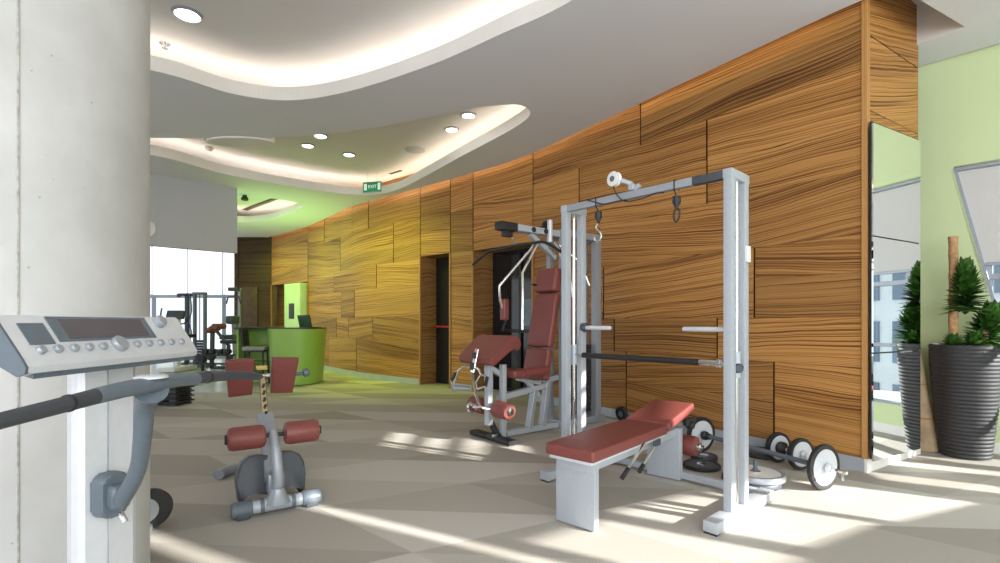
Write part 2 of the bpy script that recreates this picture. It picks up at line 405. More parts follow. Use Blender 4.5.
# pillar end (right-hand face, square to the wall)
c0 = V((2.92, 4.0, 0)); fd = V((.845, .535, 0)).normalized(); fl_ = 1.065
fn = V((fd.y, -fd.x, 0))
rects_keep = rects; rects = []
split(0.03, fl_, .11, ZT)
r2 = []
for (u0, u1, z0, z1) in rects: r2.append((u0, u1, z0, z1))
pw = struct(panels('wall_right_end', r2, lambda u, z, dep: c0+fd*u+fn*dep+V((0, 0, z)), slope=(8, 16), tone=1.35))  # raised tone puts the window light on this face into the wood colour
G().quad(c0+V((0, 0, 0)), c0+fd*fl_, c0+fd*fl_+V((0, 0, ZT)), c0+V((0, 0, ZT))).build('panel_backing', 'darkwood', pw).location = -fn*.02
rects = rects_keep
e0 = c0+fd*fl_; wd = V((-.55, .835, 0))
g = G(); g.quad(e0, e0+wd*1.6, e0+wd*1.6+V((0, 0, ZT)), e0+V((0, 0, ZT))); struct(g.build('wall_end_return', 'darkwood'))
# corner post
def woodbox(name, c, size, rot, m='wood_trim', vertical=True):
    g = G(); g.box(c, size, rot, .004, 1)
    o = g.build(name, m); me = o.data
    uvl = me.uv_layers.new(name='grain'); cl = me.color_attributes.new('tone', 'BYTE_COLOR', 'CORNER')
    for lp in me.loops:
        co = me.vertices[lp.vertex_index].co
        h = co.x*.8+co.y*.6
        uvl.data[lp.index].uv = (co.z, h) if vertical else (h, co.z); cl.data[lp.index].color = (1, 1, 1, 1)
    return o
rotc = Matrix.Rotation(atan2(fd.y, fd.x), 3, 'Z')
struct(woodbox('trim_1', (c0.x+.004, c0.y-.002, (ZT+.11)/2), (.05, .045, ZT-.11), rotc))
struct(G().box(c0+fd*.53+fn*.004+V((0, 0, .055)), (1.075, .03, .11), rotc).build('baseboard_end', 'fascia'))

# ------------------------------------------------------------------ doors in the wood wall
def wood_uv(o, vertical=True, tone=1.):
    me = o.data; uvl = me.uv_layers.new(name='grain'); cl = me.color_attributes.new('tone', 'BYTE_COLOR', 'CORNER')
    for lp in me.loops:
        co = me.vertices[lp.vertex_index].co; h = co.x*.7+co.y*.7
        uvl.data[lp.index].uv = (co.z, h) if vertical else (h, co.z); cl.data[lp.index].color = (tone, tone, tone, 1)
    return o
def doorway(idx, D, H, dep, slab, name):
    (pa, na, _), (pb, nb, _) = wn(D[0]), wn(D[1])
    n = (na+nb).normalized(); d = (pb-pa).normalized(); h3 = V((0, 0, H)); back = -n*dep
    g = G(); g.quad(pa+back, pb+back, pb+back+h3, pa+back+h3); o = struct(g.build(name, slab))
    f = G()
    f.quad(pa, pa+back, pa+back+h3, pa+h3); f.quad(pb, pb+back, pb+back+h3, pb+h3); f.quad(pa+h3, pb+h3, pb+back+h3, pa+back+h3)
    fr = wood_uv(f.build('door_frame', 'wood_trim', o), tone=.6)
    t = G()
    for p in (pa, pb): t.box(p+n*.008+V((0, 0, H/2)), (.035, .035, H), Matrix.Rotation(atan2(d.y, d.x), 3, 'Z'), .003, 1)
    wood_uv(t.build('door_jamb_edge', 'wood_trim', o), tone=.8)
    return o, pa, pb, n, d, back
d2, pa, pb, n_, d_, bk_ = doorway(2, D2, DH[0], .46, 'darkglass', 'door_2')
rot2 = Matrix.Rotation(atan2(d_.y, d_.x), 3, 'Z')
pm = (pa+pb)/2+bk_
g = G(); g.box(pm+n_*.02+V((0, 0, 1.2)), (.05, .03, 2.4), rot2, .003); g.box(pm+n_*.02+V((0, 0, 1.05)), (1.2, .03, .06), rot2, .003); g.build('door_rail', 'darkdoor', d2)
G().box(pm+n_*.015-d_*.22+V((0, 0, 1.36)), (.34, .008, .44), rot2).build('door_reflection_patch', mat('blue_grey_reflection', (.10, .16, .22), .1, noise=(3, .3)), d2, label='blue-grey patch painted as a reflection of the windows opposite')  # bluish reflection painted onto the dark door glass
d1, pa, pb, n_, d_, bk_ = doorway(1, D1, DH[1], .40, 'darkdoor', 'door_1')
rot1 = Matrix.Rotation(atan2(d_.y, d_.x), 3, 'Z'); pm = (pa+pb)/2+bk_
g = G(); g.bar(pm+n_*.06-d_*.36+V((0, 0, 1.11)), pm+n_*.06+d_*.36+V((0, 0, 1.11)), .03, .035)
for s_ in (-.34, .34): g.bar(pm+d_*s_+V((0, 0, 1.11)), pm+n_*.06+d_*s_+V((0, 0, 1.11)), .04, .05)
g.build('push_bar', 'red', d1, label='red horizontal push bar')
G().box(pa+bk_*.35+d_*.012+V((0, 0, 1.88)), (.012, .09, .26), rot1, .003).build('door_sign', 'signgreen', d1)
d3, pa, pb, n_, d_, bk_ = doorway(3, D3, DH[2], .55, 'darkwood', 'door_3')
rot3 = Matrix.Rotation(atan2(d_.y, d_.x), 3, 'Z')
t = thing('green_cabinet', 'tall pale green cabinet standing in the doorway behind the reception desk', 'cabinet', pa+d_*.56-n_*.03, atan2(d_.y, d_.x))
G().box((0, 0, 1.14), (.95, .42, 2.24), None, .01).build('cabinet_body', mat('pale_green_lacquer', (.55, .72, .42), .45, noise=(3, .04)), t)
sgn = 1 if (Matrix.Rotation(atan2(d_.y, d_.x), 3, 'Z') @ V((0, 1, 0))).dot(n_) > 0 else -1
G().box((.02, sgn*.215, 1.50), (.30, .02, .42), None, .008).build('intercom_panel', 'black', t, label='small black panel on the cabinet front')
# dark return at the far left end of the wood wall
wrects = [(0, .45, .11, 1.2), (0, .6, 1.2, 2.3), (.6, 1.15, .11, 2.3), (0, 1.15, 2.3, 3.1), (0, 1.15, 3.1, ZT)]
struct(panels('wall_far', wrects, lambda u, z, dep: (-6.82-u, 15.02-dep, z), tone=.42))  # lowered tone paints the shade of this return into the wood
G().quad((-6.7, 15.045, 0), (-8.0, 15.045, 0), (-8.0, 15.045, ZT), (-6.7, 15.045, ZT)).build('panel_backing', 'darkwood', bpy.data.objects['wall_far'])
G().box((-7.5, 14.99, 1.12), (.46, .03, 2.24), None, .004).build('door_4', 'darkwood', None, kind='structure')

# ------------------------------------------------------------------ floor
g = G(); g.quad((-14, -6, 0), (9, -6, 0), (9, 18, 0), (-14, 18, 0)); struct(g.build('floor', 'carpet'))
# polished pale studio floor at the far left
pts = [(-4.45, 8.5), (-5.3, 8.35), (-12, 8.6), (-12, 16.5), (-7.2, 16.5), (-7.0, 14.9), (-5.6, 10.6), (-5.0, 9.4)]
g = G(); g.prism(pts, (0, 0, .001), (1, 0, 0), (0, 1, 0), (0, 0, 1), .012)
struct(g.build('floor_studio', mat('polished_pale_vinyl', (.62, .62, .60), .22, noise=(1.4, .10))))

# ------------------------------------------------------------------ ceiling
def closed(pts, n=10): return [(p.x, p.y) for p in crom([V((*p, 0)) for p in pts], n, True)]
cove1 = closed([(-4.7, 4.55), (-3.5, 5.0), (-2.95, 5.52), (-2.38, 5.68), (-1.63, 5.45), (-.68, 4.9), (0, 4.38), (.58, 3.9), (1.3, 3.0), (2.0, 1.4), (1.6, -.6), (-1, -1.6), (-4, -.8), (-5.2, 2.0)])
cove2 = closed([(-7.0, 6.75), (-5.3, 7.5), (-4.62, 8.6), (-3.42, 9.62), (-2.92, 9.88), (-2.48, 9.9), (-2.02, 9.58), (-1.56, 9.02), (-.60, 7.62), (.106, 6.61), (.36, 6.1), (.25, 5.82), (-.05, 5.82), (-.45, 5.95), (-1.68, 6.5), (-3.0, 6.82), (-4.7, 6.85)], 8)
cove3 = closed([(-6.7, 12.5), (-5.9, 12.45), (-5.0, 11.7), (-4.35, 11.0), (-4.32, 10.55), (-4.7, 10.2), (-5.6, 10.3), (-6.6, 11.2)], 8)
inner = []
for k in range(0, 81):
    p, n, d = wn(WL*k/80); q = p+n*.13; inner.append((q.x, q.y))
outer = [(6.25, -5.9), (6.25, 2.7), (6.1, 2.85), (3.96, 5.12), (3.78, 4.55), (3.97, 4.27), (2.96, 3.74)] + inner[1:] + [(-7.0, 14.85), (-13.5, 14.9), (-13.5, -5.9)]
def cz(x, y): return (x, y, CEIL)
struct(flat('ceiling', outer, [cove1, cove2, cove3], 'ceil', cz))
g = G(); g.quad((-13.5, -5.9, UP), (6.25, -5.9, UP), (6.25, 17.5, UP), (-13.5, 17.5, UP)); struct(g.build('ceiling_upper', 'ceil_hi'))
def offset(poly, d):
    n = len(poly); area = sum(poly[i][0]*poly[(i+1) % n][1]-poly[(i+1) % n][0]*poly[i][1] for i in range(n))
    s_ = 1 if area > 0 else -1; out = []
    for i in range(n):
        a, b_ = poly[i-1], poly[(i+1) % n]; t = V((b_[0]-a[0], b_[1]-a[1])); t.normalize()
        out.append((poly[i][0]+t.y*d*s_, poly[i][1]-t.x*d*s_))
    return out
for nm, cv, hgt, lm in (('trim_2', cove1, .15, 'led'), ('trim_3', cove2, .15, 'led'), ('trim_4', cove3, .15, 'led')):
    g = G(); o2 = offset(cv, .02); n = len(cv)
    for i in range(n):
        a, b_, c_, d_q = cv[i], cv[(i+1) % n], o2[(i+1) % n], o2[i]
        g.quad((*a, CEIL), (*b_, CEIL), (*b_, CEIL+hgt), (*a, CEIL+hgt)); g.quad((*a, CEIL+hgt), (*b_, CEIL+hgt), (*c_, CEIL+hgt), (*d_q, CEIL+hgt)); g.quad((*d_q, CEIL+hgt), (*c_, CEIL+hgt), (*c_, CEIL), (*d_q, CEIL))
    f = struct(g.build(nm, 'fascia'))
    led = G(); led.tube([(x, y, CEIL+.10) for x, y in offset(cv, .12)], .018, 6, closed=True); led.build('light_strip', lm, f)
# slot of light along the head of the wood wall
g = G(); g.tube([(p[0], p[1], CEIL+.10) for p in [((lambda q: (q.x, q.y))(wn(WL*k/60)[0]+wn(WL*k/60)[1]*.24)) for k in range(1, 61)]], .014, 6); struct(g.build('trim_5', 'led_y'))
# side of the slot round the pillar
g = G(); pl = [(3.78, 4.55), (3.97, 4.27), (2.96, 3.74)]
for a, b_ in zip(pl, pl[1:]): g.quad((*a, CEIL), (*b_, CEIL), (*b_, UP), (*a, UP))
struct(g.build('trim_6', 'ceil_hi'))
# oval ceiling raft inside the second cove
g = G(); g.prism([(cos(2*pi*k/40)*.47, sin(2*pi*k/40)*.20) for k in range(40)], (-3.62, 6.98, CEIL-.02), (1, 0, 0), (0, 1, 0), (0, 0, 1), .10, .01); tag(g.build('ceiling_disc', 'fascia'), 'white oval disc hanging in the near edge of the middle ceiling recess', 'ceiling panel')

def downlight(x, y, z, label, group=None, r=.088):
    t = thing('ceiling_downlight', label, 'ceiling light', (x, y, z), 0, group)
    G().lathe([(r*1.25, -.001), (r*1.25, -.012), (r*1.02, -.022), (r, -.004)], n=28).build('trim_ring', 'grey' if False else 'silver', t)
    G().lathe([(r*.98, -.006), (r*.9, -.012), (0, -.013)], n=24).build('lamp_glass', 'lamp', t)
    return t
downlight(-2.92, 4.67, UP, 'large round downlight in the near ceiling recess above the concrete column', r=.105)
downlight(-.44, 6.95, UP, 'round downlight nearest the right tip of the middle ceiling recess')
downlight(-.72, 7.46, UP, 'round downlight just behind the one at the right tip of the middle recess')
downlight(-2.59, 8.58, UP, 'round downlight farthest back, nearest the green exit sign')
downlight(-3.13, 8.14, UP, 'leftmost round downlight of the middle ceiling recess')
downlight(-2.77, 7.72, UP, 'round downlight at the near side of the left trio in the middle recess')
downlight(-5.36, 11.4, UP, 'small downlight in the green-lit ceiling recess over reception', r=.11)
t = thing('ceiling_speaker', 'flat round grey speaker grille in the middle ceiling recess', 'speaker', (-1.42, 8.35, UP))
G().lathe([(.17, 0), (.17, -.012), (.15, -.018), (0, -.018)], n=28).build('grille', 'bulk', t)
def sprinkler(x, y, z, label, big=False):
    t = thing('smoke_detector' if big else 'fire_sprinkler', label, 'smoke detector' if big else 'sprinkler', (x, y, z))
    if big:
        G().lathe([(.06, 0), (.06, -.03), (.045, -.05), (.03, -.07), (0, -.07)], n=20).build('housing', 'white', t)
    else:
        G().lathe([(.05, 0), (.05, -.01), (.012, -.012), (.012, -.05), (.03, -.052), (.03, -.058), (0, -.058)], n=18).build('sprinkler_head', 'chrome', t)
sprinkler(-3.46, 5.16, UP, 'small metal sprinkler head in the near ceiling recess')
sprinkler(-4.8, 8.25, UP, 'white smoke detector at the left of the middle ceiling recess', True)
t = thing('linear_vent', 'thin dark linear vent in the recess above the green exit sign', 'vent', (-2.0, 9.6, UP), R(-40))
G().box((0, 0, -.008), (.34, .05, .016), None, .003).build('vent_slot', 'grey_dk', t)
t = thing('linear_vent', 'long dark linear vent in the green-lit ceiling recess', 'vent', (-5.75, 12.1, UP), R(-42))
G().box((0, 0, -.01), (2.1, .12, .02), None, .003).build('vent_slot', 'darkwood', t)
t = thing('spotlight', 'small black spotlight under the ceiling at the top of the grey partition end', 'spotlight', (-5.08, 9.95, CEIL))
G().lathe([(.04, 0), (.04, -.03), (.06, -.04), (.07, -.09), (.055, -.10), (0, -.09)], n=18).build('housing', 'black', t)
# exit sign
t = thing('exit_sign', 'small green emergency exit sign hanging below the middle ceiling recess', 'exit sign', (-2.44, 9.55, 3.68), R(-14))
G().box((0, 0, .1), (.38, .03, .19), None, .004).build('sign_panel', 'signgreen', t)
for sx in (-.1, .1): G().tube([(sx, 0, .19), (sx, 0, UP-3.68)], .006, 6).build('hanger', 'chrome', t)
G().box((-.135, -.017, .1), (.055, .004, .12), None).build('running_pictogram', 'signwhite', t)
G().box((.15, -.017, .1), (.05, .004, .13), None).build('arrow_field', 'signwhite', t)
text('sign_lettering', 'EXIT', .085, 'signwhite', t, (.01, -.017, .1), (R(90), 0, 0))

# ------------------------------------------------------------------ concrete column
g = G(); CR = .5; cc = V((-2.03, 2.03, 0))
g.lathe([(CR, 0), (CR, UP)], cc, n=96); o = struct(g.build('wall_column', 'concrete', sharp=60))
g = G(); aa = atan2(-2.03+.0, 2.03)   # cast seam facing the camera side
for ang, wd_ in ((-52.5, .012), (-40, .004)):
    a = R(ang); p = cc+V((cos(a), sin(a), 0))*(CR+.001); g.box((p.x, p.y, UP/2), (.006, wd_*1.6, UP), Matrix.Rotation(a, 3, 'Z'), .002)
g.build('formwork_seam', mat('rough_concrete_seam', (.42, .41, .38), .95, noise=(40, .3), bump=(50, 1)), o)

# ------------------------------------------------------------------ left: grey partition over the windows, window wall, clock
pa, pb = V((-7.6, 6.9, 0)), V((-4.95, 9.42, 0)); dn = (pb-pa).normalized(); pn = V((dn.y, -dn.x, 0))
g = G(); mid = (pa+pb)/2; ang = atan2(dn.y, dn.x)
g.box(mid-pn*.06+V((0, 0, (2.5+UP)/2)), ((pb-pa).length, .12, UP-2.5), Matrix.Rotation(ang, 3, 'Z')); struct(g.build('wall_left_bulkhead', 'bulk'))
t = thing('wall_clock', 'round white wall clock on the grey partition at the column edge', 'clock', V((-5.98, 8.44, 2.78)), ang)
G().lathe([(.14, -.001), (.14, .03), (.125, .035), (.12, .02)], (0, 0, 0), (0, -1, 0)).build('clock_case', 'white', t)
G().lathe([(.12, .012), (.12, .021), (0, .021)], (0, 0, 0), (0, -1, 0)).build('clock_face', 'platewhite', t)
G().bar((0, -.024, 0), (.05, -.024, .05), .008, .003).build('clock_hand', 'black', t); G().bar((0, -.026, 0), (-.02, -.026, .095), .006, .003).build('clock_hand', 'black', t)
WY = 16.4
fw = G()
for x in (-12.5, -11.35, -10.2, -9.05, -7.9): fw.box((x, WY, 1.86), (.09, .10, 3.72), None, .01)
for z in (.05, 2.05, 3.65): fw.box((-10.2, WY, z), (4.7, .09, .10 if z != 2.05 else .12), None, .01)
wd1 = struct(fw.build('window_1', 'frame'))
g = G(); g.quad((-12.5, WY+.02, .05), (-7.9, WY+.02, .05), (-7.9, WY+.02, 3.7), (-12.5, WY+.02, 3.7)); g.build('pane', 'glass', wd1)
bl = G()
for x in (-11.92, -10.77, -9.62, -8.47): bl.box((x, WY-.10, 2.9), (1.10, .006, 1.6), None)
blm = mat('translucent_blind_glow', (.8, .8, .78), .9, noise=(60, .02), emit=((.95, .97, 1), 1.3)); bl.build('roller_blind', blm, wd1)  # emission put in for daylight glowing through the blinds
g = G(); g.quad((-7.86, 15.0, 0), (-7.86, WY, 0), (-7.86, WY, UP), (-7.86, 15.0, UP)); struct(g.build('wall_left_return', 'darkwood'))

# ------------------------------------------------------------------ right: green wall with slanted window, building outside
wp0, wp1 = V((3.64, 5.46, 0)), V((6.2, 2.86, 0)); wdv = (wp1-wp0).normalized(); wnv = V((-wdv.y, wdv.x, 0))
WLN = (wp1-wp0).length; wang = atan2(wdv.y, wdv.x)
def wallpt(s, z, d=0.): q = wp0+wdv*s+wnv*d; return (q.x, q.y, z)
def s_at(px):
    return min((k*.002 for k in range(1900)), key=lambda s: abs((lambda p: p.x/p.y*500+500-px)(wp0+wdv*s)))
sa, sb = s_at(953), s_at(977)
slope_ = (sb-sa)/(2.66-1.86)
win = [(sa, 2.66), (WLN-.25, 2.66), (WLN-.25, .32), (sa+slope_*(2.66-.32), .32)]
struct(flat('wall_right', [(0, 0), (WLN, 0), (WLN, UP), (0, UP)], [win], 'greenwall', lambda s, z: wallpt(s, z)))
fr = G()
for a, b_ in zip(win, win[1:]+win[:1]): fr.bar(wallpt(*a, .05), wallpt(*b_, .05), .05, .10, up=wnv, bev=.004)
for s in (s_at(989), s_at(1040), s_at(1120)): fr.bar(wallpt(s, .32, .07), wallpt(s, 2.66, .07), .05, .05, up=wnv)
fr.bar(wallpt(sa+slope_*.95, 1.62, .07), wallpt(WLN-.25, 1.62, .07), .05, .06, up=wnv)
fr.bar(wallpt(sa+slope_*1.75, .95, .07), wallpt(WLN-.25, .95, .07), .04, .05, up=wnv)
wd2 = struct(fr.build('window_2', 'frame'))
g = G(); g.quad(*[wallpt(s, z, .09) for s, z in win]); g.build('pane', 'glass', wd2)
g = G(); g.prism([(sa+.03, 2.63), (WLN-.28, 2.63), (WLN-.28, 1.74), (sa+slope_*.90+.03, 1.74)], wp0+wnv*.03, wdv, (0, 0, 1), wnv, .006); g.build('roller_blind', mat('window_blind_fabric', (.58, .57, .56), .9, noise=(80, .02), emit=((.95, .96, 1), .02)), wd2)
g = G(); g.bar(wallpt(sa+slope_*.9+.03, 1.735, .033), wallpt(WLN-.28, 1.735, .033), .025, .03); g.build('blind_bottom_bar', 'frame', wd2)
struct(G().bar(wallpt(.3, .05, -.01), wallpt(WLN, .05, -.01), .02, .10, up=(0, 0, 1)).build('baseboard_right', 'fascia'))
# building across the street
t = thing('office_building', 'pale office building with rows of blue windows outside the right window', 'building', (15, 10, -9), wang)
G().box((0, 4, 10), (26, 6, 26), None).build('facade', 'facade', t)
for i in range(-4, 5):
    for k in range(10): G().box((i*2.6, .98, -1.5+k*2.2), (2.1, .1, 1.45), None).build('facade_window', 'facadeglass', t)
# unseen wall right of the camera, its openings cut to shape the sun patches
holes = [[(-.69, 2.15), (-.61, 2.15), (-.61, 3.35), (-.69, 3.35)], [(-1.56, 2.6), (-1.45, 2.6), (-1.45, 3.6), (-1.56, 3.6)],
         [(-.45, 2.22), (.10, 2.02), (.10, 2.42), (-.45, 2.62)], [(.27, 1.98), (.90, 1.72), (.90, 2.12), (.27, 2.38)], [(1.0, 1.66), (1.72, 1.32), (1.72, 1.70), (1.0, 2.06)],
         [(2.08, 1.12), (2.30, 1.12), (2.30, 1.42), (2.08, 1.42)]]
for k in range(4): holes.append([(.98, 2.58+k*.17), (1.72, 2.58+k*.17), (1.72, 2.67+k*.17), (.98, 2.67+k*.17)])
struct(flat('wall_sun_mask', [(-5.9, 0), (2.67, 0), (2.67, UP), (-5.9, UP)], holes, 'greenwall', lambda y, z: (6.2, y, z)))

# ------------------------------------------------------------------ gym equipment
# --- smith machine -------------------------------------------------
sm = thing('smith_machine', 'silver steel gantry weight frame with black bar standing over the maroon flat bench', 'weight machine', (.52, 3.93, 0), atan2(-.74, .67))
W = 1.27; HT = 2.085; GP = .19
for sx, lb in ((0, 'left'), (W, 'right')):
    up = G(); up.box((sx, 0, HT/2+.03), (.05, .06, HT-.06), None, .004); up.build('front_post', 'silver_lt', sm)
    up = G(); up.box((sx, GP, HT/2+.03), (.05, .06, HT-.06), None, .004); up.build('rear_post', 'silver_lt', sm)
    G().box((sx, GP/2, HT-.0), (.055, GP+.07, .055), None, .005).build('post_cap', 'silver_lt', sm)
    ft = G(); ft.box((sx, .165, .042), (.085, .84, .065), None, .005); f_ = ft.build('foot', 'silver_lt', sm)
    for yy in (-.235, .565): G().box((sx, yy, .006), (.075, .04, .012), None, .002).build('rubber_pad', 'black', f_)
    G().tube([(sx, GP/2, .07), (sx, GP/2, HT-.02)], .012, 12).build('guide_rod', 'chrome', sm)
    for k in range(15): G().lathe([(.007, 0), (.007, .014), (0, .015)], (sx, .03, .2+k*.125), (0, 1, 0), 8).build('locking_stud', 'white', sm)
    sl = G(); sl.tube([(sx, GP/2, .86), (sx, GP/2, 1.02)], .026, 14); sl.build('slider', 'silver_lt', sm)
    # weight peg, points inward
    inw = 1 if sx == 0 else -1
    pg = G(); ox = sx+inw*.03
    pg.lathe([(.016, 0), (.016, .27), (.013, .275), (0, .275)], (ox, GP-.03 if sx == 0 else .02, 1.155), (inw, 0, 0), 14); pg.build('weight_peg', 'alu', sm)
g = G(); g.lathe([(.032, 0), (.038, .012), (.038, .035), (.03, .045), (0, .045)], (.03, GP-.03, 1.155), (1, 0, 0), 12); g.build('peg_knob', 'grey_dk', sm)
g = G(); g.bar((.04, GP-.05, 1.14), (.055, GP/2, .95), .03, .012); g.build('hook_lever', 'silver', sm)
g = G(); g.lathe([(.022, 0), (.03, .01), (.03, .03), (.02, .04), (0, .04)], (W, -.03+.06+.07, .92), (1, -1.2, 0), 14); g.build('latch_knob', 'grey_dk', sm)
g = G(); g.box((W+.03, GP+.0, 1.62), (.02, .05, .10), None, .004); g.build('label_bracket', 'white', sm)
g = G(); g.tube([(-.05, GP/2, .94), (W+.05, GP/2, .94)], .0135, 14); br = g.build('lifting_bar', 'chrome', sm)
g = G(); g.tube([(.09, GP/2, .94), (W-.23, GP/2, .94)], .021, 14); g.build('bar_sleeve', 'black', br)
g = G(); g.lathe([(.021, 0), (.021, .11), (.03, .115), (.03, .135), (.018, .14)], (W-.23, GP/2, .94), (1, 0, 0), 14); g.build('bar_collar', 'chrome', br)
g = G(); g.box((W/2, 0, HT), (W-.05, .052, .05), None, .004); g.build('crossbar', 'silver', sm)
g = G(); g.box((W-.125, 0, HT), (.20, .0535, .0515), None, .004); g.build('crossbar_wrap', 'grey_dk', sm)
g = G(); g.box((W/2, .545, .045), (W-.08, .05, .05), None, .004); g.build('base_rail', 'silver_lt', sm)
# pulley arm on the crossbar
g = G(); g.bar((.60, 0, HT+.03), (.60, 0, HT+.075), .05, .04); g.bar((.60, 0, HT+.075), (.50, -.04, HT+.125), .03, .03); g.bar((.62, .0, HT+.03), (.66, 0, HT+.06), .03, .03); pa_ = g.build('pulley_arm', 'silver_lt', sm)
for c_ in ((.485, -.05, HT+.125),):
    G().lathe([(.030, -.022), (.052, -.018), (.046, 0), (.052, .018), (.030, .022), (0, .022)], c_, (.1, 1, 0), 24).build('pulley_wheel', 'white', pa_)
G().lathe([(.02, -.026), (.02, .026), (0, .026)], (.485, -.05, HT+.125), (.1, 1, 0), 16).build('pulley_hub', 'grey', pa_)
G().tube([(.485, -.06, HT+.075), (.50, -.05, HT+.02), (.57, -.045, HT-.045), (.70, -.04, HT-.05), (.80, -.03, HT-.03), (.84, 0, HT-.028)], .004, 8, smooth=6).build('pulley_cable', 'black', sm)
G().tube([(.23, -.03, HT+.028), (.30, -.04, HT+.0), (.40, -.04, HT-.035), (.52, -.035, HT-.03), (.56, 0, HT-.028)], .004, 8, smooth=6).build('pulley_cable', 'black', sm)
# snap hook and S-hook at the left
def hook(x, label, s_hook):
    t = thing('hanging_hook', label, 'hook', sm.matrix_world @ V((0, 0, 0)))
    t.location = Matrix.Translation(sm.location) @ Matrix.Rotation(sm.rotation_euler.z, 4, 'Z') @ V((x, 0, HT)); t.rotation_euler = sm.rotation_euler
    G().tube([(0, .033, -.028), (0, .033, .03), (0, -.033, .03), (0, -.033, -.03), (0, -.008, -.06), (0, 0, -.075)], .004, 8).build('strap', 'black', t)
    G().lathe([(.008, 0), (.026, -.006), (.028, -.045), (.012, -.075), (.012, -.09), (0, -.09)], (0, 0, -.065), (0, 0, 1), 14).build('cable_stop', 'black', t)
    if s_hook:
        P = [(0.002, 0, -.15), (-.014, 0, -.165), (-.020, 0, -.185), (-.004, 0, -.205), (.018, 0, -.225), (.026, 0, -.255), (.010, 0, -.285), (-.02, 0, -.285), (-.034, 0, -.262), (-.032, 0, -.25)]
        G().tube(P, .0065, 8, smooth=4).build('steel_hook', 'chrome', t)
    else:
        P = [(0, 0, -.15), (.02, 0, -.165), (.016, 0, -.215), (-.008, 0, -.235), (-.02, 0, -.20), (-.014, 0, -.165)]
        G().tube(P, .006, 8, smooth=4, closed=True).build('carabiner', 'black', t)
hook(.31, 'bright steel S-hook hanging from the left part of the gantry crossbar', True)
hook(.93, 'black carabiner clip hanging from the right part of the gantry crossbar', False)

# --- flat bench -----------------------------------------------------
be = thing('weight_bench', 'maroon padded flat bench on pale grey panel legs under the gantry', 'bench', (.535, 2.84, 0), atan2(.747, .665))
def panel_leg(x0, x1, y0, y1, zt, nm='leg'):
    g = G(); g.box(((x0+x1)/2, (y0+y1)/2, zt/2+.003), (x1-x0, y1-y0, zt-.006), None, .006); return g.build(nm, 'silver_lt', be)
panel_leg(0, .055, 0, .265, .395); panel_leg(1.23, 1.285, 0.0, .265, .40)
g = G(); g.box((.62, .1325, .362), (1.26, .20, .06), None, .005); g.build('bench_frame', 'silver_lt', be)
g = G(); g.box((.44, .1325, .402), (.98, .29, .02), None, .004); g.build('pad_tray', 'alu', be)
g = G(); g.box((.435, .1325, .444), (1.0, .335, .068), None, .022, 4); p1 = g.build('seat_pad', 'vinyl', be)
tilt = Matrix.Rotation(-R(10), 3, 'Y')
g = G(); g.box((1.19, .1325, .497), (.50, .335, .066), tilt, .022, 4); p2 = g.build('head_pad', 'vinyl', be)
g = G(); g.box((1.15, .1325, .45), (.42, .12, .02), tilt, .004); g.build('head_pad_bracket', 'grey', be)
for yy in (-.03, .295):
    g = G(); g.tube([(-.05, yy, .474), (.92, yy, .474)], .004, 6); g.build('pad_piping', 'vinyl_dk', p1)
for pa_, pb_ in (((.60, -.02, .41), (.26, -.045, .275)), ((.74, -.02, .36), (.47, -.05, .265))):
    g = G(); g.bar(pa_, pb_, .022, .012); st_ = g.build('support_strut', 'chrome', be)
    q0, q1 = V(pa_), V(pb_); g = G(); g.tube([q0.lerp(q1, .80), q0.lerp(q1, 1.06)], .014, 12); g.build('strut_grip', 'black', st_)
g = G(); g.box((.80, -.012, .372), (.10, .012, .045), None, .004); g.build('adjuster_plate', 'grey_dk', be)
g = G(); g.bar((1.24, -.03, .445), (1.36, -.06, .45), .035, .05); g.lathe([(.02, 0), (.03, .01), (.03, .05), (.02, .06)], (1.30, -.02, .42), (0, -1, 0), 12); g.build('adjuster_knob', 'black', be)
g = G(); g.bar((1.27, .1325, .24), (1.40, .1325, .24), .05, .05); g.build('roller_bracket', 'silver', be)
ro = G(); ro.lathe([(.045, 0), (.072, .01), (.078, .03), (.078, .23), (.072, .25), (.04, .262), (0, .262)], (1.43, .20, .235), (0, -1, 0), 28); rr = ro.build('leg_roller', 'vinyl', be)
g = G(); g.lathe([(.035, 0), (.035, .02), (.018, .025), (.018, .04), (0, .04)], (1.43, -.062, .235), (0, -1, 0), 16); g.build('roller_cap', 'chrome', rr)
g = G(); g.tube([(1.43, .26, .235), (1.43, -.04, .235)], .014, 10); g.build('roller_axle', 'chrome', be)

# --- roman chair / back extension bench ----------------------------
hx = thing('back_extension_bench', 'grey back extension bench with maroon rollers and two small maroon pads', 'exercise bench', (-1.41, 3.17, 0), R(33.5))
g = G(); g.tube([(-.22, 0, .052), (.22, 0, .052)], .040, 18); fb = g.build('front_foot', 'silver_lt', hx)
for s_ in (-1, 1):
    g = G(); g.lathe([(.046, 0), (.050, .01), (.050, .10), (.044, .115), (0, .115)], (s_*.145, 0, .052), (s_, 0, 0), 18); g.build('foot_cap', 'grey', fb)
    g = G(); g.box((s_*.20, 0, .022), (.075, .10, .044), None, .008); g.build('foot_pad', 'grey_dk', fb)
    g = G(); g.lathe([(.047, 0), (.047, .022), (0, .022)], (s_*.08, 0, .052), (s_, 0, 0), 18); g.build('foot_collar', 'grey', fb)
g = G(); g.tube([(0, .0, .08), (0, .015, .13), (.005, .01, .20), (.0, .02, .30), (-.005, .06, .41), (-.01, .12, .48)], lambda t: .037-.006*t, 14, smooth=5); g.lathe([(.085, 0), (.05, .05), (.04, .09)], (0, 0, .06), (0, 0, 1), 20); g.build('curved_post', 'silver', hx)
g = G(); g.tube([(-.10, .10, .468), (.10, .10, .468)], .013, 10); g.build('roller_axle', 'black', hx)
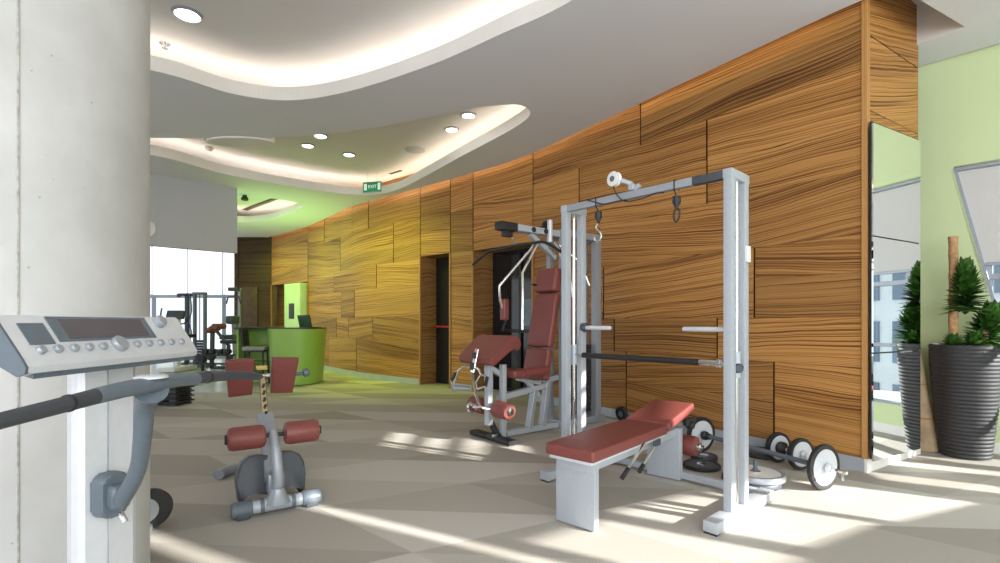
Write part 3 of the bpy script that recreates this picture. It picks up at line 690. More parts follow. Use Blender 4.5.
for s_ in (-1, 1):
    g = G(); g.lathe([(.045, 0), (.066, .008), (.074, .03), (.074, .19), (.066, .212), (.04, .22), (0, .22)], (s_*.055, .10, .468), (s_, 0, 0), 28); rl = g.build('leg_roller', 'vinyl', hx)
    g = G(); g.lathe([(.03, 0), (.03, .012), (0, .012)], (s_*.275, .10, .468), (s_, 0, 0), 16); g.build('roller_cap', 'black', rl)
    # curved foot shield
    sh = []
    for k in range(0, 9):
        a = R(90*k/8); sh.append((.155-.155*(1-sin(a))*1.0, .0)) if False else None
    out = [(.02, .04), (.02, .285), (.07, .30), (.12, .295), (.165, .265), (.19, .215), (.195, .14), (.185, .03), (.175, .0), (.165, .02), (.15, .075), (.11, .06), (.06, .05)]
    g = G(); g.prism([(s_*x, z) for x, z in out], (0, .15, .025), (1.08, 0, 0), (0, .25, 1.0), (0, 1, -.2), .16, .018, 3); g.build('foot_shield', 'grey_dk', hx)
    g = G(); g.box((s_*.035, .085, .16), (.025, .10, .13), None, .004); g.build('shield_bracket', 'silver', hx)
g = G(); g.bar((0, .16, .16), (0, .50, .53), .10, .085, bev=.01, seg=2); g.build('main_beam', 'silver', hx)
g = G(); g.bar((0, .10, .085), (0, 1.05, .07), .07, .07, bev=.008); g.build('base_beam', 'silver', hx)
g = G(); g.bar((0, .45, .48), (0, .635, .79), .042, .042, bev=.006); ex = g.build('sliding_post', 'gold', hx)
for k in range(5):
    q = V((0, .47, .55)).lerp(V((0, .58, .735)), k/4); G().box(q+V((0, -.02, .008)), (.018, .006, .02), None, .001).build('height_mark', 'black', ex)
g = G(); g.bar((0, .455, .47), (0, .475, .505), .055, .055); g.build('post_collar', 'yellow', ex)
g = G(); g.tube([(-.23, .655, .80), (.23, .655, .80)], .016, 10); g.build('pad_axle', 'chrome', hx)
g = G(); g.box((0, .655, .86), (.075, .05, .03), None, .008); g.build('adjuster', 'yellow', hx)
for s_ in (-1, 1):
    pr = [(-.085, -.14), (.085, -.14), (.105, .13), (-.105, .13)]
    pr = [(-.075, -.15), (.08, -.15), (.095, .13), (-.095, .13)]
    rt = Matrix.Rotation(R(3*s_), 3, 'Y')
    g = G(); g.prism([(s_*x, z) for x, z in pr], (s_*.145, .60, .80), rt @ V((1, 0, 0)), rt @ V((0, -.3, .95)), (0, 1, .3), .055, .018, 3); g.build('hip_pad', 'vinyl', hx)
g = G(); g.tube([(.21, .66, .80), (.30, .66, .80)], .014, 10); g.lathe([(.02, 0), (.032, .008), (.032, .04), (.02, .05), (0, .05)], (.29, .66, .80), (1, 0, 0.3), 12); g.build('pad_knob', 'grey', hx)
g = G(); g.tube([(-.26, .92, .042), (-.22, .98, .042), (-.12, 1.04, .045), (0, 1.06, .05), (.12, 1.04, .045), (.22, .98, .042), (.26, .92, .042)], .040, 14, smooth=4); g.build('rear_foot', 'silver', hx)

# --- multi gym -------------------------------------------------------
mg = thing('multi_gym', 'silver multi gym with maroon backrest and overhead pull bar against the wood wall', 'weight machine', (.95, 5.9, 0), atan2(-.6222, -.7828))
def part(fn, name, m, parent=None, **kw):
    g = G(); fn(g); return g.build(name, m, parent or mg, **kw)
for s_ in (-1, 1):
    part(lambda g: g.box((-.21, s_*.10-.04, 1.1), (.09, .08, 2.2), None, .006), 'tower_post', 'silver')
    part(lambda g: g.box((.36, s_*.10-.04, 1.1), (.07, .06, 2.2), None, .006), 'tower_post', 'silver')
part(lambda g: (g.box((.07, -.14, 2.2), (.64, .07, .08), None, .006), g.box((.07, .06, 2.2), (.64, .07, .08), None, .006), g.box((-.21, -.04, 2.2), (.08, .24, .08), None, .006), g.box((.36, -.04, 2.2), (.08, .24, .08), None, .006)), 'tower_head', 'silver')
for k in range(13): part(lambda g: g.box((0.02, -.05, .16+k*.062), (.36, .15, .056), None, .004), 'stack_plate', 'black')
for x in (-.10, .14): part(lambda g: g.tube([(x, -.05, .06), (x, -.05, 2.17)], .011, 10), 'guide_rod', 'chrome')
part(lambda g: (g.box((.04, -.04, .05), (.72, .28, .08), None, .006),), 'tower_base', 'silver')
# overhead arm
la = part(lambda g: (g.box((.70, -.04, 2.19), (.66, .035, .07), None, .004), g.box((.70, .04, 2.19), (.66, .035, .07), None, .004), g.bar((.42, 0, 1.92), (.80, 0, 2.15), .05, .05)), 'overhead_arm', 'silver_lt')
part(lambda g: (g.box((1.13, 0, 2.19), (.22, .12, .085), None, .006), g.box((1.12, 0, 2.12), (.12, .05, .07), None, .006)), 'arm_end', 'black', la)
for x in (.62, .80): part(lambda g: g.lathe([(.015, 0), (.03, .004), (.03, .01), (0, .01)], (x, .058, 2.19), (0, 1, 0), 12), 'arm_bolt', 'black', la)
part(lambda g: g.lathe([(.02, 0), (.06, .003), (.055, .018), (.06, .033), (.02, .036), (0, .036)], (.55, -.018, 2.27), (0, 1, 0), 22), 'cable_pulley', 'black', la)
part(lambda g: g.lathe([(.03, 0), (.03, .24), (.0, .25)], (.56, .06, 2.08), (0, 0, 1), 12), 'pivot_pin', 'alu', la)
lb = part(lambda g: g.tube([(1.03, -.74, 1.87), (1.02, -.46, 1.985), (1.0, -.25, 2.0), (1.0, 0, 2.01), (1.0, .25, 2.0), (1.0, .44, 1.985), (1.0, .66, 1.87)], .016, 12, smooth=5), 'pull_bar', 'black')
part(lambda g: g.tube([(1.0, 0, 2.01), (1.08, 0, 2.12)], .008, 8), 'bar_link', 'chrome', lb)
for s_, x0, x1 in ((-1, .86, .96), (1, .52, .50)):
    arm = part(lambda g: g.tube([(.66 if s_ < 0 else .50, s_*.08, 2.08), ((.66 if s_ < 0 else .50), s_*.13, 2.02), (x1, s_*.33, 1.60), (x1-.02, s_*.34, 1.44), (x0, s_*.34, 1.25)], .016, 12), 'press_arm', 'chrome')
    part(lambda g: g.box((x0+.02, s_*.34, 1.34), (.075, .09, .24), None, .022, 3), 'arm_pad', 'vinyl', arm)
    part(lambda g: g.tube([(x0, s_*.34, 1.22), (x0+.05, s_*.34, 1.10)], .014, 10), 'arm_grip', 'black', arm)
part(lambda g: g.tube([(.72, .05, 2.06), (.95, .05, 1.72), (.95, .05, 1.12)], .015, 12), 'press_lever', 'chrome')
part(lambda g: g.tube([(.45, .10, 2.05), (.30, .28, 1.85), (.22, .33, 1.60)], .015, 12), 'press_lever', 'chrome')
part(lambda g: g.tube([(.40, -.12, 1.60), (.66, -.12, 1.62)], .012, 10), 'stop_bar', 'black')
# backrest
bd = (V((.46, 0, 1.80))-V((.70, 0, .60))).normalized(); bs = V((0, 1, 0)); bnn = bs.cross(bd)
rb = Matrix((bs, bd, bnn)).transposed()
def padbox(g, c, w, l, t_, bev=.03): g.box(c, (w, l, t_), rb, bev, 4)
bl_ = V((.72, 0, .60))
part(lambda g: padbox(g, bl_+bd*1.08+V((.02, 0, 0)), .33, .27, .12, .04), 'headrest', 'vinyl')
part(lambda g: padbox(g, bl_+bd*.63, .36, .60, .085), 'backrest', 'vinyl')
part(lambda g: padbox(g, bl_+bd*.145, .36, .34, .085), 'lower_backrest', 'vinyl')
part(lambda g: g.bar(bl_+bd*-.05-V((.065, 0, 0)), bl_+bd*1.2-V((.065, 0, 0)), .07, .03), 'backrest_support', 'silver_lt')
# seat
part(lambda g: g.box((.94, 0, .655), (.46, .36, .085), Matrix.Rotation(R(-4), 3, 'Y'), .035, 4), 'seat', 'vinyl')
part(lambda g: g.lathe([(.03, 0), (.05, .012), (.052, .03), (.052, .30), (.048, .325), (.03, .335)], (1.02, .165, .672), (-1, 0, .05), 20), 'seat_bolster', 'vinyl')
part(lambda g: (g.bar((.66, 0, .53), (.98, 0, .60), .06, .04), g.bar((.68, 0, .40), (.86, 0, .58), .05, .05)), 'seat_bracket', 'silver_lt')
# frame below the seat
part(lambda g: g.bar((.56, 0, .50), (1.24, 0, .42), .06, .06), 'seat_beam', 'silver_lt')
part(lambda g: (g.bar((.62, 0, .05), (.54, 0, .56), .075, .06, up=(1, 0, 0)), g.bar((.36, 0, .58), (.56, 0, .56), .06, .06)), 'rear_support', 'silver')
part(lambda g: g.bar((.82, 0, .06), (.74, 0, .46), .08, .05, up=(1, 0, 0)), 'shin_plate', 'silver')
part(lambda g: g.bar((.38, 0, .045), (1.25, 0, .045), .07, .06), 'base_beam', 'silver_lt')
part(lambda g: g.box((1.235, .075, .40), (.05, .06, .74), None, .005), 'front_post', 'silver_lt')
part(lambda g: g.box((1.36, 0, .46), (.06, .07, .60), None, .005), 'front_post', 'silver_lt')
part(lambda g: g.bar((1.22, .02, .66), (1.38, 0, .76), .07, .05), 'post_link', 'silver_lt')
part(lambda g: (g.box((1.31, 0, .03), (.11, .66, .045), None, .006), g.box((1.28, .03, .05), (.20, .10, .05), None, .005)), 'foot_plate', 'black')
part(lambda g: g.bar((1.33, .0, .18), (1.27, .02, .06), .04, .06), 'lever_stop', 'black')
part(lambda g: g.tube([(1.34, -.34, .335), (1.34, .34, .335)], .016, 12), 'roller_axle', 'chrome')
for s_ in (-1, 1):
    rl = part(lambda g: g.lathe([(.045, 0), (.075, .01), (.085, .03), (.085, .20), (.075, .225), (.045, .235), (0, .235)], (1.34, s_*.085, .335), (0, s_, 0), 26), 'leg_roller', 'vinyl')
    part(lambda g: g.lathe([(.04, 0), (.04, .014), (.02, .018), (.02, .03), (0, .03)], (1.34, s_*.318, .335), (0, s_, 0), 18), 'roller_cap', 'chrome', rl)
# preacher curl pad: rolled edge towards the seat, sloping down and away
prof = []
pA, pB = V((1.20, 0, .99)), V((1.42, 0, .80)); dd = (pB-pA).normalized(); nn = V((-dd.z, 0, dd.x)) if False else V((dd.z*-1, 0, dd.x))
for k in range(13):
    a = R(-70+k*22); prof.append((1.185+.065*cos(a), .985+.055*sin(a)))
prof = [(1.47, .80), (1.475, .845), (1.44, .875), (1.25, 1.035), (1.20, 1.065), (1.145, 1.06), (1.10, 1.02), (1.09, .965), (1.115, .92), (1.15, .915), (1.165, .945), (1.19, .955), (1.40, .79), (1.44, .775)]
part(lambda g: g.prism([(x, z) for x, z in prof], (.03, -.33, 0), (1, 0, 0), (0, 0, 1), (0, 1, 0), .56, .014, 3), 'curl_pad', 'vinyl')
part(lambda g: (g.bar((1.36, 0, .74), (1.30, 0, .90), .10, .03, up=(0, 1, 0)),), 'curl_pad_bracket', 'silver_lt')
cv = part(lambda g: (g.bar((1.56, 0, .70), (1.50, 0, .93), .055, .02, up=(1, 0, 0)), g.tube([(1.56, 0, .70), (1.53, 0, .52), (1.46, 0, .36), (1.38, .06, .33)], .014, 10, smooth=5), g.lathe([(.05, -.02), (.055, -.012), (.055, .012), (.05, .02), (0, .02)], (1.50, -.10, .34), (0, 1, 0), 18), g.tube([(1.50, -.10, .34), (1.44, 0, .35)], .014, 10)), 'curl_lever', 'chrome')
for a_, b_ in (((1.575, 0, .73), (1.558, 0, .80)), ((1.547, 0, .84), (1.532, 0, .90))): part(lambda g: g.bar(a_, b_, .05, .02, up=(1, 0, 0)), 'lever_label', 'black', cv)
for s_ in (-1, 1):
    hd = part(lambda g: (g.tube([(1.55, 0, .74), (1.58, s_*.12, .75), (1.60, s_*.20, .70)], .011, 10, smooth=5), g.tube([(1.60, s_*.20, .70), (1.58, s_*.27, .68), (1.62, s_*.29, .60), (1.66, s_*.22, .57), (1.64, s_*.17, .63)], .011, 10, closed=True)), 'curl_handle', 'chrome')
    part(lambda g: g.tube([(1.58, s_*.27, .68), (1.62, s_*.29, .60)], .017, 10), 'handle_grip', 'black', hd)
part(lambda g: g.tube([(1.58, -.34, .52), (1.40, -.28, .50)], .028, 12), 'side_handle', 'silver')
part(lambda g: g.tube([(-.27, .05, 1.70), (-.275, .07, 1.62), (-.26, .085, 1.50), (-.25, .09, 1.42)], .012, 8), 'strap_handle', 'black')

# --- arm machine with the console in the foreground ------------------
am = thing('cardio_machine', 'silver console machine with knobs, displays and long grey handlebar in front of the concrete column', 'exercise machine', (-1.16, 1.46, 0), 0)
lx = lambda x: x+1.16; ly = lambda y: y-1.46
def AM(x, y, z): return (x+1.16, y-1.46, z)
# upright: rounded extrusion turned a little to the camera
ua = R(-16); un = V((cos(ua), sin(ua), 0)); uw = V((-sin(ua), cos(ua), 0))
prof = [(-.064, -.03), (-.060, -.012), (-.048, .0), (.008, .006), (.0085, .0), (.0155, .0), (.016, .006), (.09, .0), (.108, -.012), (.112, -.03), (.10, -.06), (-.055, -.06)]
part(lambda g: g.prism(prof, (0, 0, .02), uw, un, (0, 0, 1), 1.06), 'upright', 'alu', am, sharp=25)
part(lambda g: g.prism(rpoly(.30, .42, .06), (-.02, .02, 0.001), un, uw, (0, 0, 1), .03), 'base_plate', 'grey', am)
# console body: near end at Y=1.10, far end Y=1.72; section in X-Z plane
Y0, Y1 = 1.10, 1.72
sec = [(-1.118, 1.212), (-1.112, 1.216), (-1.048, 1.118), (-1.038, 1.100), (-1.040, 1.086), (-1.058, 1.079), (-1.125, 1.120), (-1.150, 1.17), (-1.145, 1.205)]
def sec_at(shift): return [(x+shift, z) for x, z in sec]
body = G(); rings = []
for yy, sc in ((Y0+.002, .96), (Y0+.012, 1), (Y1-.012, 1), (Y1-.002, .96)):
    cx, czz = -1.09, 1.15
    rings.append([body.bm.verts.new(AM(cx+(x-cx)*sc, yy, czz+(z-czz)*sc)) for x, z in sec])
n = len(sec)
for A, B in zip(rings, rings[1:]):
    for k in range(n): body.bm.faces.new((A[k], A[(k+1) % n], B[(k+1) % n], B[k]))
body.bm.faces.new(rings[0][::-1]); body.bm.faces.new(rings[-1])
con = body.build('console', 'alu', am, sharp=28)
part(lambda g: g.prism([(x*1.0, z) for x, z in sec], AM(0, Y0-.006, 0), (1, 0, 0), (0, 0, 1), (0, 1, 0), .007), 'end_cheek', 'grey', con)
part(lambda g: g.prism([(-1.062, 1.0815), (-1.044, 1.0855), (-1.046, 1.072), (-1.09, 1.085), (-1.12, 1.105)], AM(0, Y0+.02, 0), (1, 0, 0), (0, 0, 1), (0, 1, 0), .59), 'lower_shell', 'grey', con)
# face frame: origin at top edge, t runs down the slope
ft0 = V((-1.112, 0, 1.216)); ft1 = V((-1.048, 0, 1.118)); fs = (ft1-ft0).normalized(); fnn = V((-fs.z, 0, fs.x)); SL = (ft1-ft0).length
if fnn.x < 0: fnn = -fnn
def FP(y, t, h=0.):
    q = ft0+fs*(SL*t)+fnn*h; return AM(q.x, y, q.z)
def face_plate(g, y0, y1, t0, t1, th, sk0=0):
    P = [FP(y0, t0), FP(y1, t0), FP(y1+sk0, t1), FP(y0+sk0, t1)]
    A = [g.bm.verts.new(p) for p in P]; B = [g.bm.verts.new(V(p)+fnn*th) for p in P]
    g.bm.faces.new(B); g.bm.faces.new(A[::-1])
    for k in range(4): g.bm.faces.new((A[k], A[(k+1) % 4], B[(k+1) % 4], B[k]))
dp = part(lambda g: face_plate(g, 1.215, 1.555, .04, .66, .0025), 'display_bezel', 'grey', con)
part(lambda g: face_plate(g, 1.245, 1.53, .10, .60, .0038), 'display', 'screen', dp)
part(lambda g: face_plate(g, 1.135, 1.20, .20, .70, .0025), 'side_panel', 'grey', con)
for k, yy in enumerate((1.150, 1.195, 1.24, 1.285, 1.33, 1.455, 1.505, 1.555, 1.605, 1.655)):
    q = V(FP(yy, .84)); part(lambda g: g.lathe([(.0105, -.001), (.010, .009), (.0085, .011), (0, .011)], q, fnn, 20), 'knob', 'silver', con)
q = V(FP(1.39, .80)); part(lambda g: g.lathe([(.0235, -.001), (.0225, .011), (.020, .014), (0, .014)], q, fnn, 26), 'large_knob', 'silver', con, label='larger central knob')
q = V(FP(1.605, .20)); part(lambda g: g.lathe([(.019, -.001), (.0185, .018), (.016, .021), (0, .021)], q, fnn, 26), 'large_knob', 'silver', con, label='large knob at the top right corner')
part(lambda g: g.box((-.005, .0, 1.085), (.07, .36, .02), Matrix.Rotation(ua*0, 3, 'Z'), .004), 'console_bracket', 'grey_dk', am)
# lever bracket and lever
hub = V(AM(-.855, 1.225, 1.047))
part(lambda g: g.prism(rpoly(.075, .125, .022), V((0, .0, .70))+un*.004, uw, (0, 0, 1), un, .05, .012, 3), 'lever_bracket', 'grey', am)
part(lambda g: g.bar(V((.03, -.005, .70)), V((.085, -.035, .70)), .05, .07, bev=.018, seg=3), 'lever_pivot', 'grey', am)
Lp = [V((.05, -.01, .672)), V((.11, -.055, .72)), V((.175, -.10, .80)), V((.22, -.145, .90)), V((.25, -.18, .98)), hub+V((0, .0, -.012))]
def sq_tube(g, pts, rw, n=16, smooth=6):
    g.tube(pts, rw, n, smooth=smooth)
part(lambda g: g.tube(Lp, lambda t: .020+.004*abs(t-.45)*2+.014*max(0, (t-.78)/.22)**2, 18, smooth=7), 'lever', 'grey', am)
hb = part(lambda g: g.tube([hub+V((0, -.17, -.004)), hub+V((0, -.08, .0)), hub, hub+V((0, .08, 0)), hub+V((.005, .17, -.006))], lambda t: .017+.013*(1-abs(t-.5)*2)**1.2, 18, smooth=6), 'handlebar_hub', 'grey', am)
for v in hb.data.vertices:
    v.co.z = hub.z+(v.co.z-hub.z)*(.62+.38*min(1, abs(v.co.y-hub.y)/.16)); v.co.x = hub.x+(v.co.x-hub.x)*1.1
part(lambda g: g.lathe([(.036, -.0), (.036, .004), (.030, .0075), (0, .008)], hub+V((0, 0, .0155)), (0.0, 0, 1), 26), 'hub_cap', 'alu', hb)
for s_ in (-1, 1):
    P = [hub+V((0, s_*.15, -.003)), hub+V((.0, s_*.26, -.010)), hub+V((-.005 if s_ < 0 else .008, s_*.40, -.020)), hub+V((-.01 if s_ < 0 else .02, s_*.525, -.038))]
    gp = part(lambda g: (g.tube(P, lambda t: .0172-.0045*t if t < .92 else .0131-.006*((t-.92)/.08), 18, smooth=7),), 'hand_grip', 'grip', am)
    q = hub+V((0, s_*.235, -.008)); part(lambda g: g.tube([q+V((0, -.003, 0)), q+V((0, .003, 0))], .0178, 18), 'grip_ring', 'black', gp)
part(lambda g: g.tube([V((.045, .0, .652)), V((.07, -.005, .618))], .008, 10), 'lock_pin', 'chrome', am)

# --- machine foot behind the column ---------------------------------
t = thing('rowing_machine', 'black rounded flywheel end of a machine peeking out behind the concrete column', 'exercise machine', (-2.03, 2.9, 0), R(20))
part(lambda g: g.lathe([(.08, -.035), (.108, -.03), (.114, 0), (.108, .03), (.08, .035), (0, .035)], (0, 0, .12), (.25, -1, 0), 32), 'flywheel_cover', 'black', t)
part(lambda g: g.lathe([(.075, 0), (.07, .012), (0, .014)], (-.02, -.033, .12), (.25, -1, 0), 24), 'flywheel_hub', 'silver_lt', t)
part(lambda g: (g.bar((-.03, 0.05, .03), (-.7, .05, .06), .06, .06), g.box((-.02, .05, .02), (.08, .26, .04), None, .01), g.bar((-.02, .05, .03), (-.02, .05, .14), .05, .04)), 'rail', 'silver', t)

# ------------------------------------------------------------------ free weights
def plate(g_parent, c, d, r, th, name='weight_plate', face='plateface', hub=True):
    """one rubber rimmed disc, axis d, centre c"""
    a = part(lambda g: g.lathe([(r*.80, -th*.42), (r*.84, -th/2), (r*.97, -th/2), (r, -th*.3), (r, th*.3), (r*.97, th/2), (r*.84, th/2), (r*.80, th*.42)], c, d, 40), name, 'black', g_parent)
    part(lambda g: g.lathe([(0, -th*.47), (r*.79, -th*.47), (r*.79, th*.47), (0, th*.47)], c, d, 36), 'plate_face', face, a)
    return a
# long fixed barbell lying along the wall foot
t = thing('barbell', 'long barbell with grey-faced rubber discs lying on the carpet, nearest the camera', 'barbell', (2.31, 3.57, 0), atan2(1.03, -.46))
Lb = 1.13
for x in (0.0, Lb): plate(t, (x, 0, .165), (1, 0, 0), .163, .032)
part(lambda g: g.tube([(-.16, 0, .165), (Lb+.14, 0, .165)], .012, 12), 'bar', 'chrome', t)
part(lambda g: g.tube([(.10, 0, .165), (Lb-.10, 0, .165)], .019, 14), 'bar_grip', 'grey', t)
for x, s_ in ((.035, 1), (Lb-.035, -1)): part(lambda g: g.lathe([(.04, 0), (.04, .03), (.028, .04), (.028, .07), (.02, .075)], (x, 0, .165), (s_, 0, 0), 16), 'bar_collar', 'black', t)
for x, s_ in ((-.03, -1), (Lb+.03, 1)): part(lambda g: g.lathe([(.035, 0), (.03, .02), (.02, .03), (0, .03)], (x, 0, .165), (s_, 0, 0), 16), 'end_collar', 'alu', t)
part(lambda g: g.tube([(-.14, 0, .165), (-.15, .03, .150), (-.165, .045, .12)], .006, 8), 'spring_clip', 'chrome', t)
# short dumbbell-like barbell behind it
t = thing('dumbbell', 'large dumbbell with two grey-faced discs on the carpet between barbell and wood wall', 'dumbbell', (2.44, 4.06, 0), atan2(.21, -.06))
for x in (0, .225): plate(t, (x, 0, .130), (1, .05, 0), .128, .04)
part(lambda g: g.tube([(-.07, 0, .13), (.29, 0, .13)], .016, 12), 'handle', 'chrome', t)
for x, s_ in ((.026, 1), (.199, -1)): part(lambda g: g.lathe([(.055, 0), (.055, .03), (.03, .05), (.02, .06)], (x, 0, .13), (s_, 0, 0), 16), 'inner_collar', 'black', t)
part(lambda g: g.lathe([(.035, 0), (.035, .02), (.022, .03), (.022, .05), (0, .05)], (-.026, 0, .13), (-1, 0, 0), 16), 'end_cap', 'alu', t)
# flat plates
def flat_plate(x, y, z, r, th, label, face, rim='silver', group=None, peg=False):
    t = thing('weight_plate', label, 'weight plate', (x, y, z), 0, group)
    part(lambda g: g.lathe([(.03, 0), (r*.95, 0), (r, th*.2), (r, th*.8), (r*.97, th), (r*.86, th), (r*.84, th*.86), (.03, th*.86)], (0, 0, 0), (0, 0, 1), 48), 'plate_rim', rim, t)
    part(lambda g: g.lathe([(.032, th*.862), (r*.835, th*.862), (r*.83, th*.90), (.034, th*.90)], (0, 0, 0), (0, 0, 1), 48), 'plate_face', face, t)
    part(lambda g: g.lathe([(.028, th*.2), (.036, th*.9), (.036, th*1.05), (.026, th*1.06)], (0, 0, 0), (0, 0, 1), 24), 'plate_sleeve', 'chrome', t)
    return t
px_, py_ = 1.89, 3.70
flat_plate(px_-.02, py_+.02, .002, .205, .045, 'dark rimmed weight plate at the bottom of the flat pair beside the gantry foot', 'plateface', 'grey_dk')
flat_plate(px_, py_, .050, .200, .048, 'white-faced weight plate lying on top of the flat pair beside the gantry foot', 'platewhite', 'silver')
t = thing('plate_peg', 'short steel peg standing up through the white-faced weight plate', 'peg', (px_, py_, .104))
part(lambda g: g.lathe([(.022, 0), (.022, .008), (.014, .01), (.014, .075), (.010, .08), (0, .08)], (0, 0, 0), (0, 0, 1), 16), 'peg_shaft', 'grey', t)
flat_plate(2.36, 4.50, .002, .17, .04, 'black weight plate lying flat by the skirting behind the right gantry post', 'grey_dk', 'black')
flat_plate(1.78, 4.36, .002, .11, .04, 'small black weight plate lying flat beside the bench leg roller', 'grey_dk', 'black')
flat_plate(1.66, 4.12, .002, .15, .03, 'thin black weight plate lying flat at the end of the base rail', 'grey_dk', 'black')
t = thing('weight_plate', 'black weight plate leaning against the wood wall beyond the bench', 'weight plate', (1.47, 6.04, 0), 0)
part(lambda g: g.lathe([(.03, -.02), (.08, -.02), (.09, -.012), (.09, .012), (.08, .02), (.03, .02)], (0, 0, .093), (.83, .55, .12), 36), 'plate_rim', 'black', t)
part(lambda g: g.lathe([(.0, -.024), (.035, -.024), (.035, .024), (0, .024)], (0, 0, .093), (.83, .55, .12), 24), 'plate_hub', 'grey', t)

# ------------------------------------------------------------------ mirror, planter, trunk
ml = V((3.01, 4.03, 0)); mt_ = thing('wall_mirror', 'tall mirror in three panels on the end of the wood wall', 'mirror', c0-fd*.045+fn*.065, atan2(fd.y, fd.x)-R(2.8))
zs = [.10, .955, 1.875, 2.77]
for k in range(3):
    part(lambda g: g.box((.415, 0, (zs[k]+zs[k+1])/2), (.81, .012, zs[k+1]-zs[k]-.012), None, .0), 'mirror_panel', 'mirror', mt_)
part(lambda g: (g.box((.415, .014, 1.45), (.81, .014, 2.66), None),), 'backing_board', 'black', mt_)
# planter
pt = thing('potted_dracaena', 'tall black ribbed planter with a leafy dracaena by the green wall', 'potted plant', (4.165, 4.48, 0))
prof = [(.0, .004), (.175, .004)]
nr = 29
for k in range(nr):
    z0 = .01+k*.98/nr; f = (z0+.02)/1.0
    r = .170+.086*(f**.75)-.008*max(0, f-.85)/.15
    prof += [(r-.003, z0), (r+.002, z0+.007), (r+.003, z0+.019), (r-.002, z0+.029)]
prof += [(.247, .995), (.238, 1.0), (.228, .99), (.222, .93), (0, .93)]
part(lambda g: g.lathe(prof, n=56), 'pot', 'pot', pt, sharp=50)
part(lambda g: g.lathe([(.22, .935), (.15, .945), (0, .95)], n=32), 'soil', 'soil', pt)
part(lambda g: (g.tube([(-.10, 0, .92), (-.103, 0, 1.2), (-.10, .0, 1.6), (-.105, .0, 1.965)], lambda t: .034+.0025*sin(t*40), 16, smooth=6),), 'tall_cane', 'cane', pt)
part(lambda g: (g.tube([(.07, -.10, .92), (.075, -.10, 1.12)], .036, 14),), 'short_cane', 'cane', pt)
def leaf(g, base, ang, elev, L, w, droop):
    d = V((cos(ang)*cos(elev), sin(ang)*cos(elev), sin(elev))); s = V((-sin(ang), cos(ang), 0)); rows = []
    for k in range(6):
        t = k/5; wd_ = w*(sin(pi*min(1, .12+t*.88))**.8)*(1 if t < .95 else .1)
        p = base+d*(L*t)+V((0, 0, -droop*L*t*t)); upv = s.cross(d)
        rows.append((g.bm.verts.new(p-s*wd_+upv*wd_*.35), g.bm.verts.new(p), g.bm.verts.new(p+s*wd_+upv*wd_*.35)))
    for A, B in zip(rows, rows[1:]):
        g.bm.faces.new((A[0], A[1], B[1], B[0])); g.bm.faces.new((A[1], A[2], B[2], B[1]))
def head(cx, cy, z0, z1, nlf, L, w, name='leaf_crown', el0=-.15, el1=1.25, lean=(0, 0)):
    g = G()
    for k in range(nlf):
        f = k/nlf; z = z0+(z1-z0)*f
        leaf(g, V((cx+lean[0]*f, cy+lean[1]*f, z)), k*2.39996+random.uniform(-.2, .2), el0+(el1-el0)*f**1.3+random.uniform(-.12, .12), L*(1.0-.42*f)*random.uniform(.9, 1.1), w*random.uniform(.9, 1.1), .25*(1-f))
    return g.build(name, 'leaf', pt, sharp=80, )
head(-.075, -.09, 1.31, 1.68, 240, .18, .026, el0=.05, el1=1.25)
head(.07, -.10, .99, 1.28, 230, .21, .026, el0=.05, el1=1.25, lean=(.06, -.02))
head(-.14, -.04, .95, 1.04, 60, .13, .020, el0=.1)
head(-.02, -.12, .95, 1.06, 80, .14, .021, el0=.1)
# bamboo-like trunk leaning at the corner
lt = thing('bark_trunk', 'tapered banded bark trunk leaning at the mirror edge beside the planter', 'trunk', (4.0, 4.74, 0), 0)
part(lambda g: g.tube([(.03, -.03, .005), (.0, -.02, .25), (-.045, -.01, .55), (-.09, 0, .95), (-.115, .01, 1.35), (-.135, .015, 1.80)], lambda t: .112-.085*t**.8+.004*abs(sin(t*15)), 18, smooth=6), 'trunk', 'bark', lt)
for p, r in (((-.012, -.018, .30), .094), ((-.052, -.008, .62), .078), ((-.09, 0, .95), .066), ((-.113, .01, 1.30), .052)): part(lambda g: g.tube([V(p)+V((0, 0, -.006)), V(p)+V((0, 0, .006))], r, 18), 'node_ring', 'cane', lt)

# ------------------------------------------------------------------ reception
ds = thing('reception_desk', 'apple green reception desk with rounded end before the far wood wall', 'reception desk', (-3.98, 9.85, 0))
def sup(rx, ry, n=48, e=2.6):
    out = []
    for k in range(n):
        a = 2*pi*k/n; out.append((rx*abs(cos(a))**(2/e)*(1 if cos(a) >= 0 else -1), ry*abs(sin(a))**(2/e)*(1 if sin(a) >= 0 else -1)))
    return out
g = G(); A = [g.bm.verts.new((x-.0, y, .02)) for x, y in sup(.43, .52)]; B = [g.bm.verts.new((x, y, 1.07)) for x, y in sup(.50, .56)]
g.bm.faces.new(A[::-1]); g.bm.faces.new(B)
for k in range(48): g.bm.faces.new((A[k], A[(k+1) % 48], B[(k+1) % 48], B[k]))
g.build('rounded_body', 'deskgreen', ds)
g = G(); g.prism(sup(.505, .565), (0, 0, 1.07), (1, 0, 0), (0, 1, 0), (0, 0, 1), .02); g.build('counter_top', 'desktop', ds)
part(lambda g: (g.box((-.80, .42, .53), (.80, .04, 1.06), None, .004), g.box((-1.18, .2, .53), (.04, .44, 1.06), None, .004), g.box((-.80, .2, .04), (.76, .44, .06), None, .004)), 'shelf_carcass', 'deskgreen', ds)
M['shelf'] = mat('deep_green_shelf', (.15, .28, .06), .5, noise=(5, .05))
for z in (.40, .72): part(lambda g: g.box((-.82, .22, z), (.70, .36, .025), None, .003), 'shelf', 'shelf', ds)
part(lambda g: g.box((-.82, .18, 1.08), (.78, .56, .04), None, .006), 'side_counter', 'desktop', ds)
lp = thing('laptop', 'open dark laptop standing on the rounded end of the reception desk', 'laptop', (-3.66, 9.64, 1.091), R(-28))
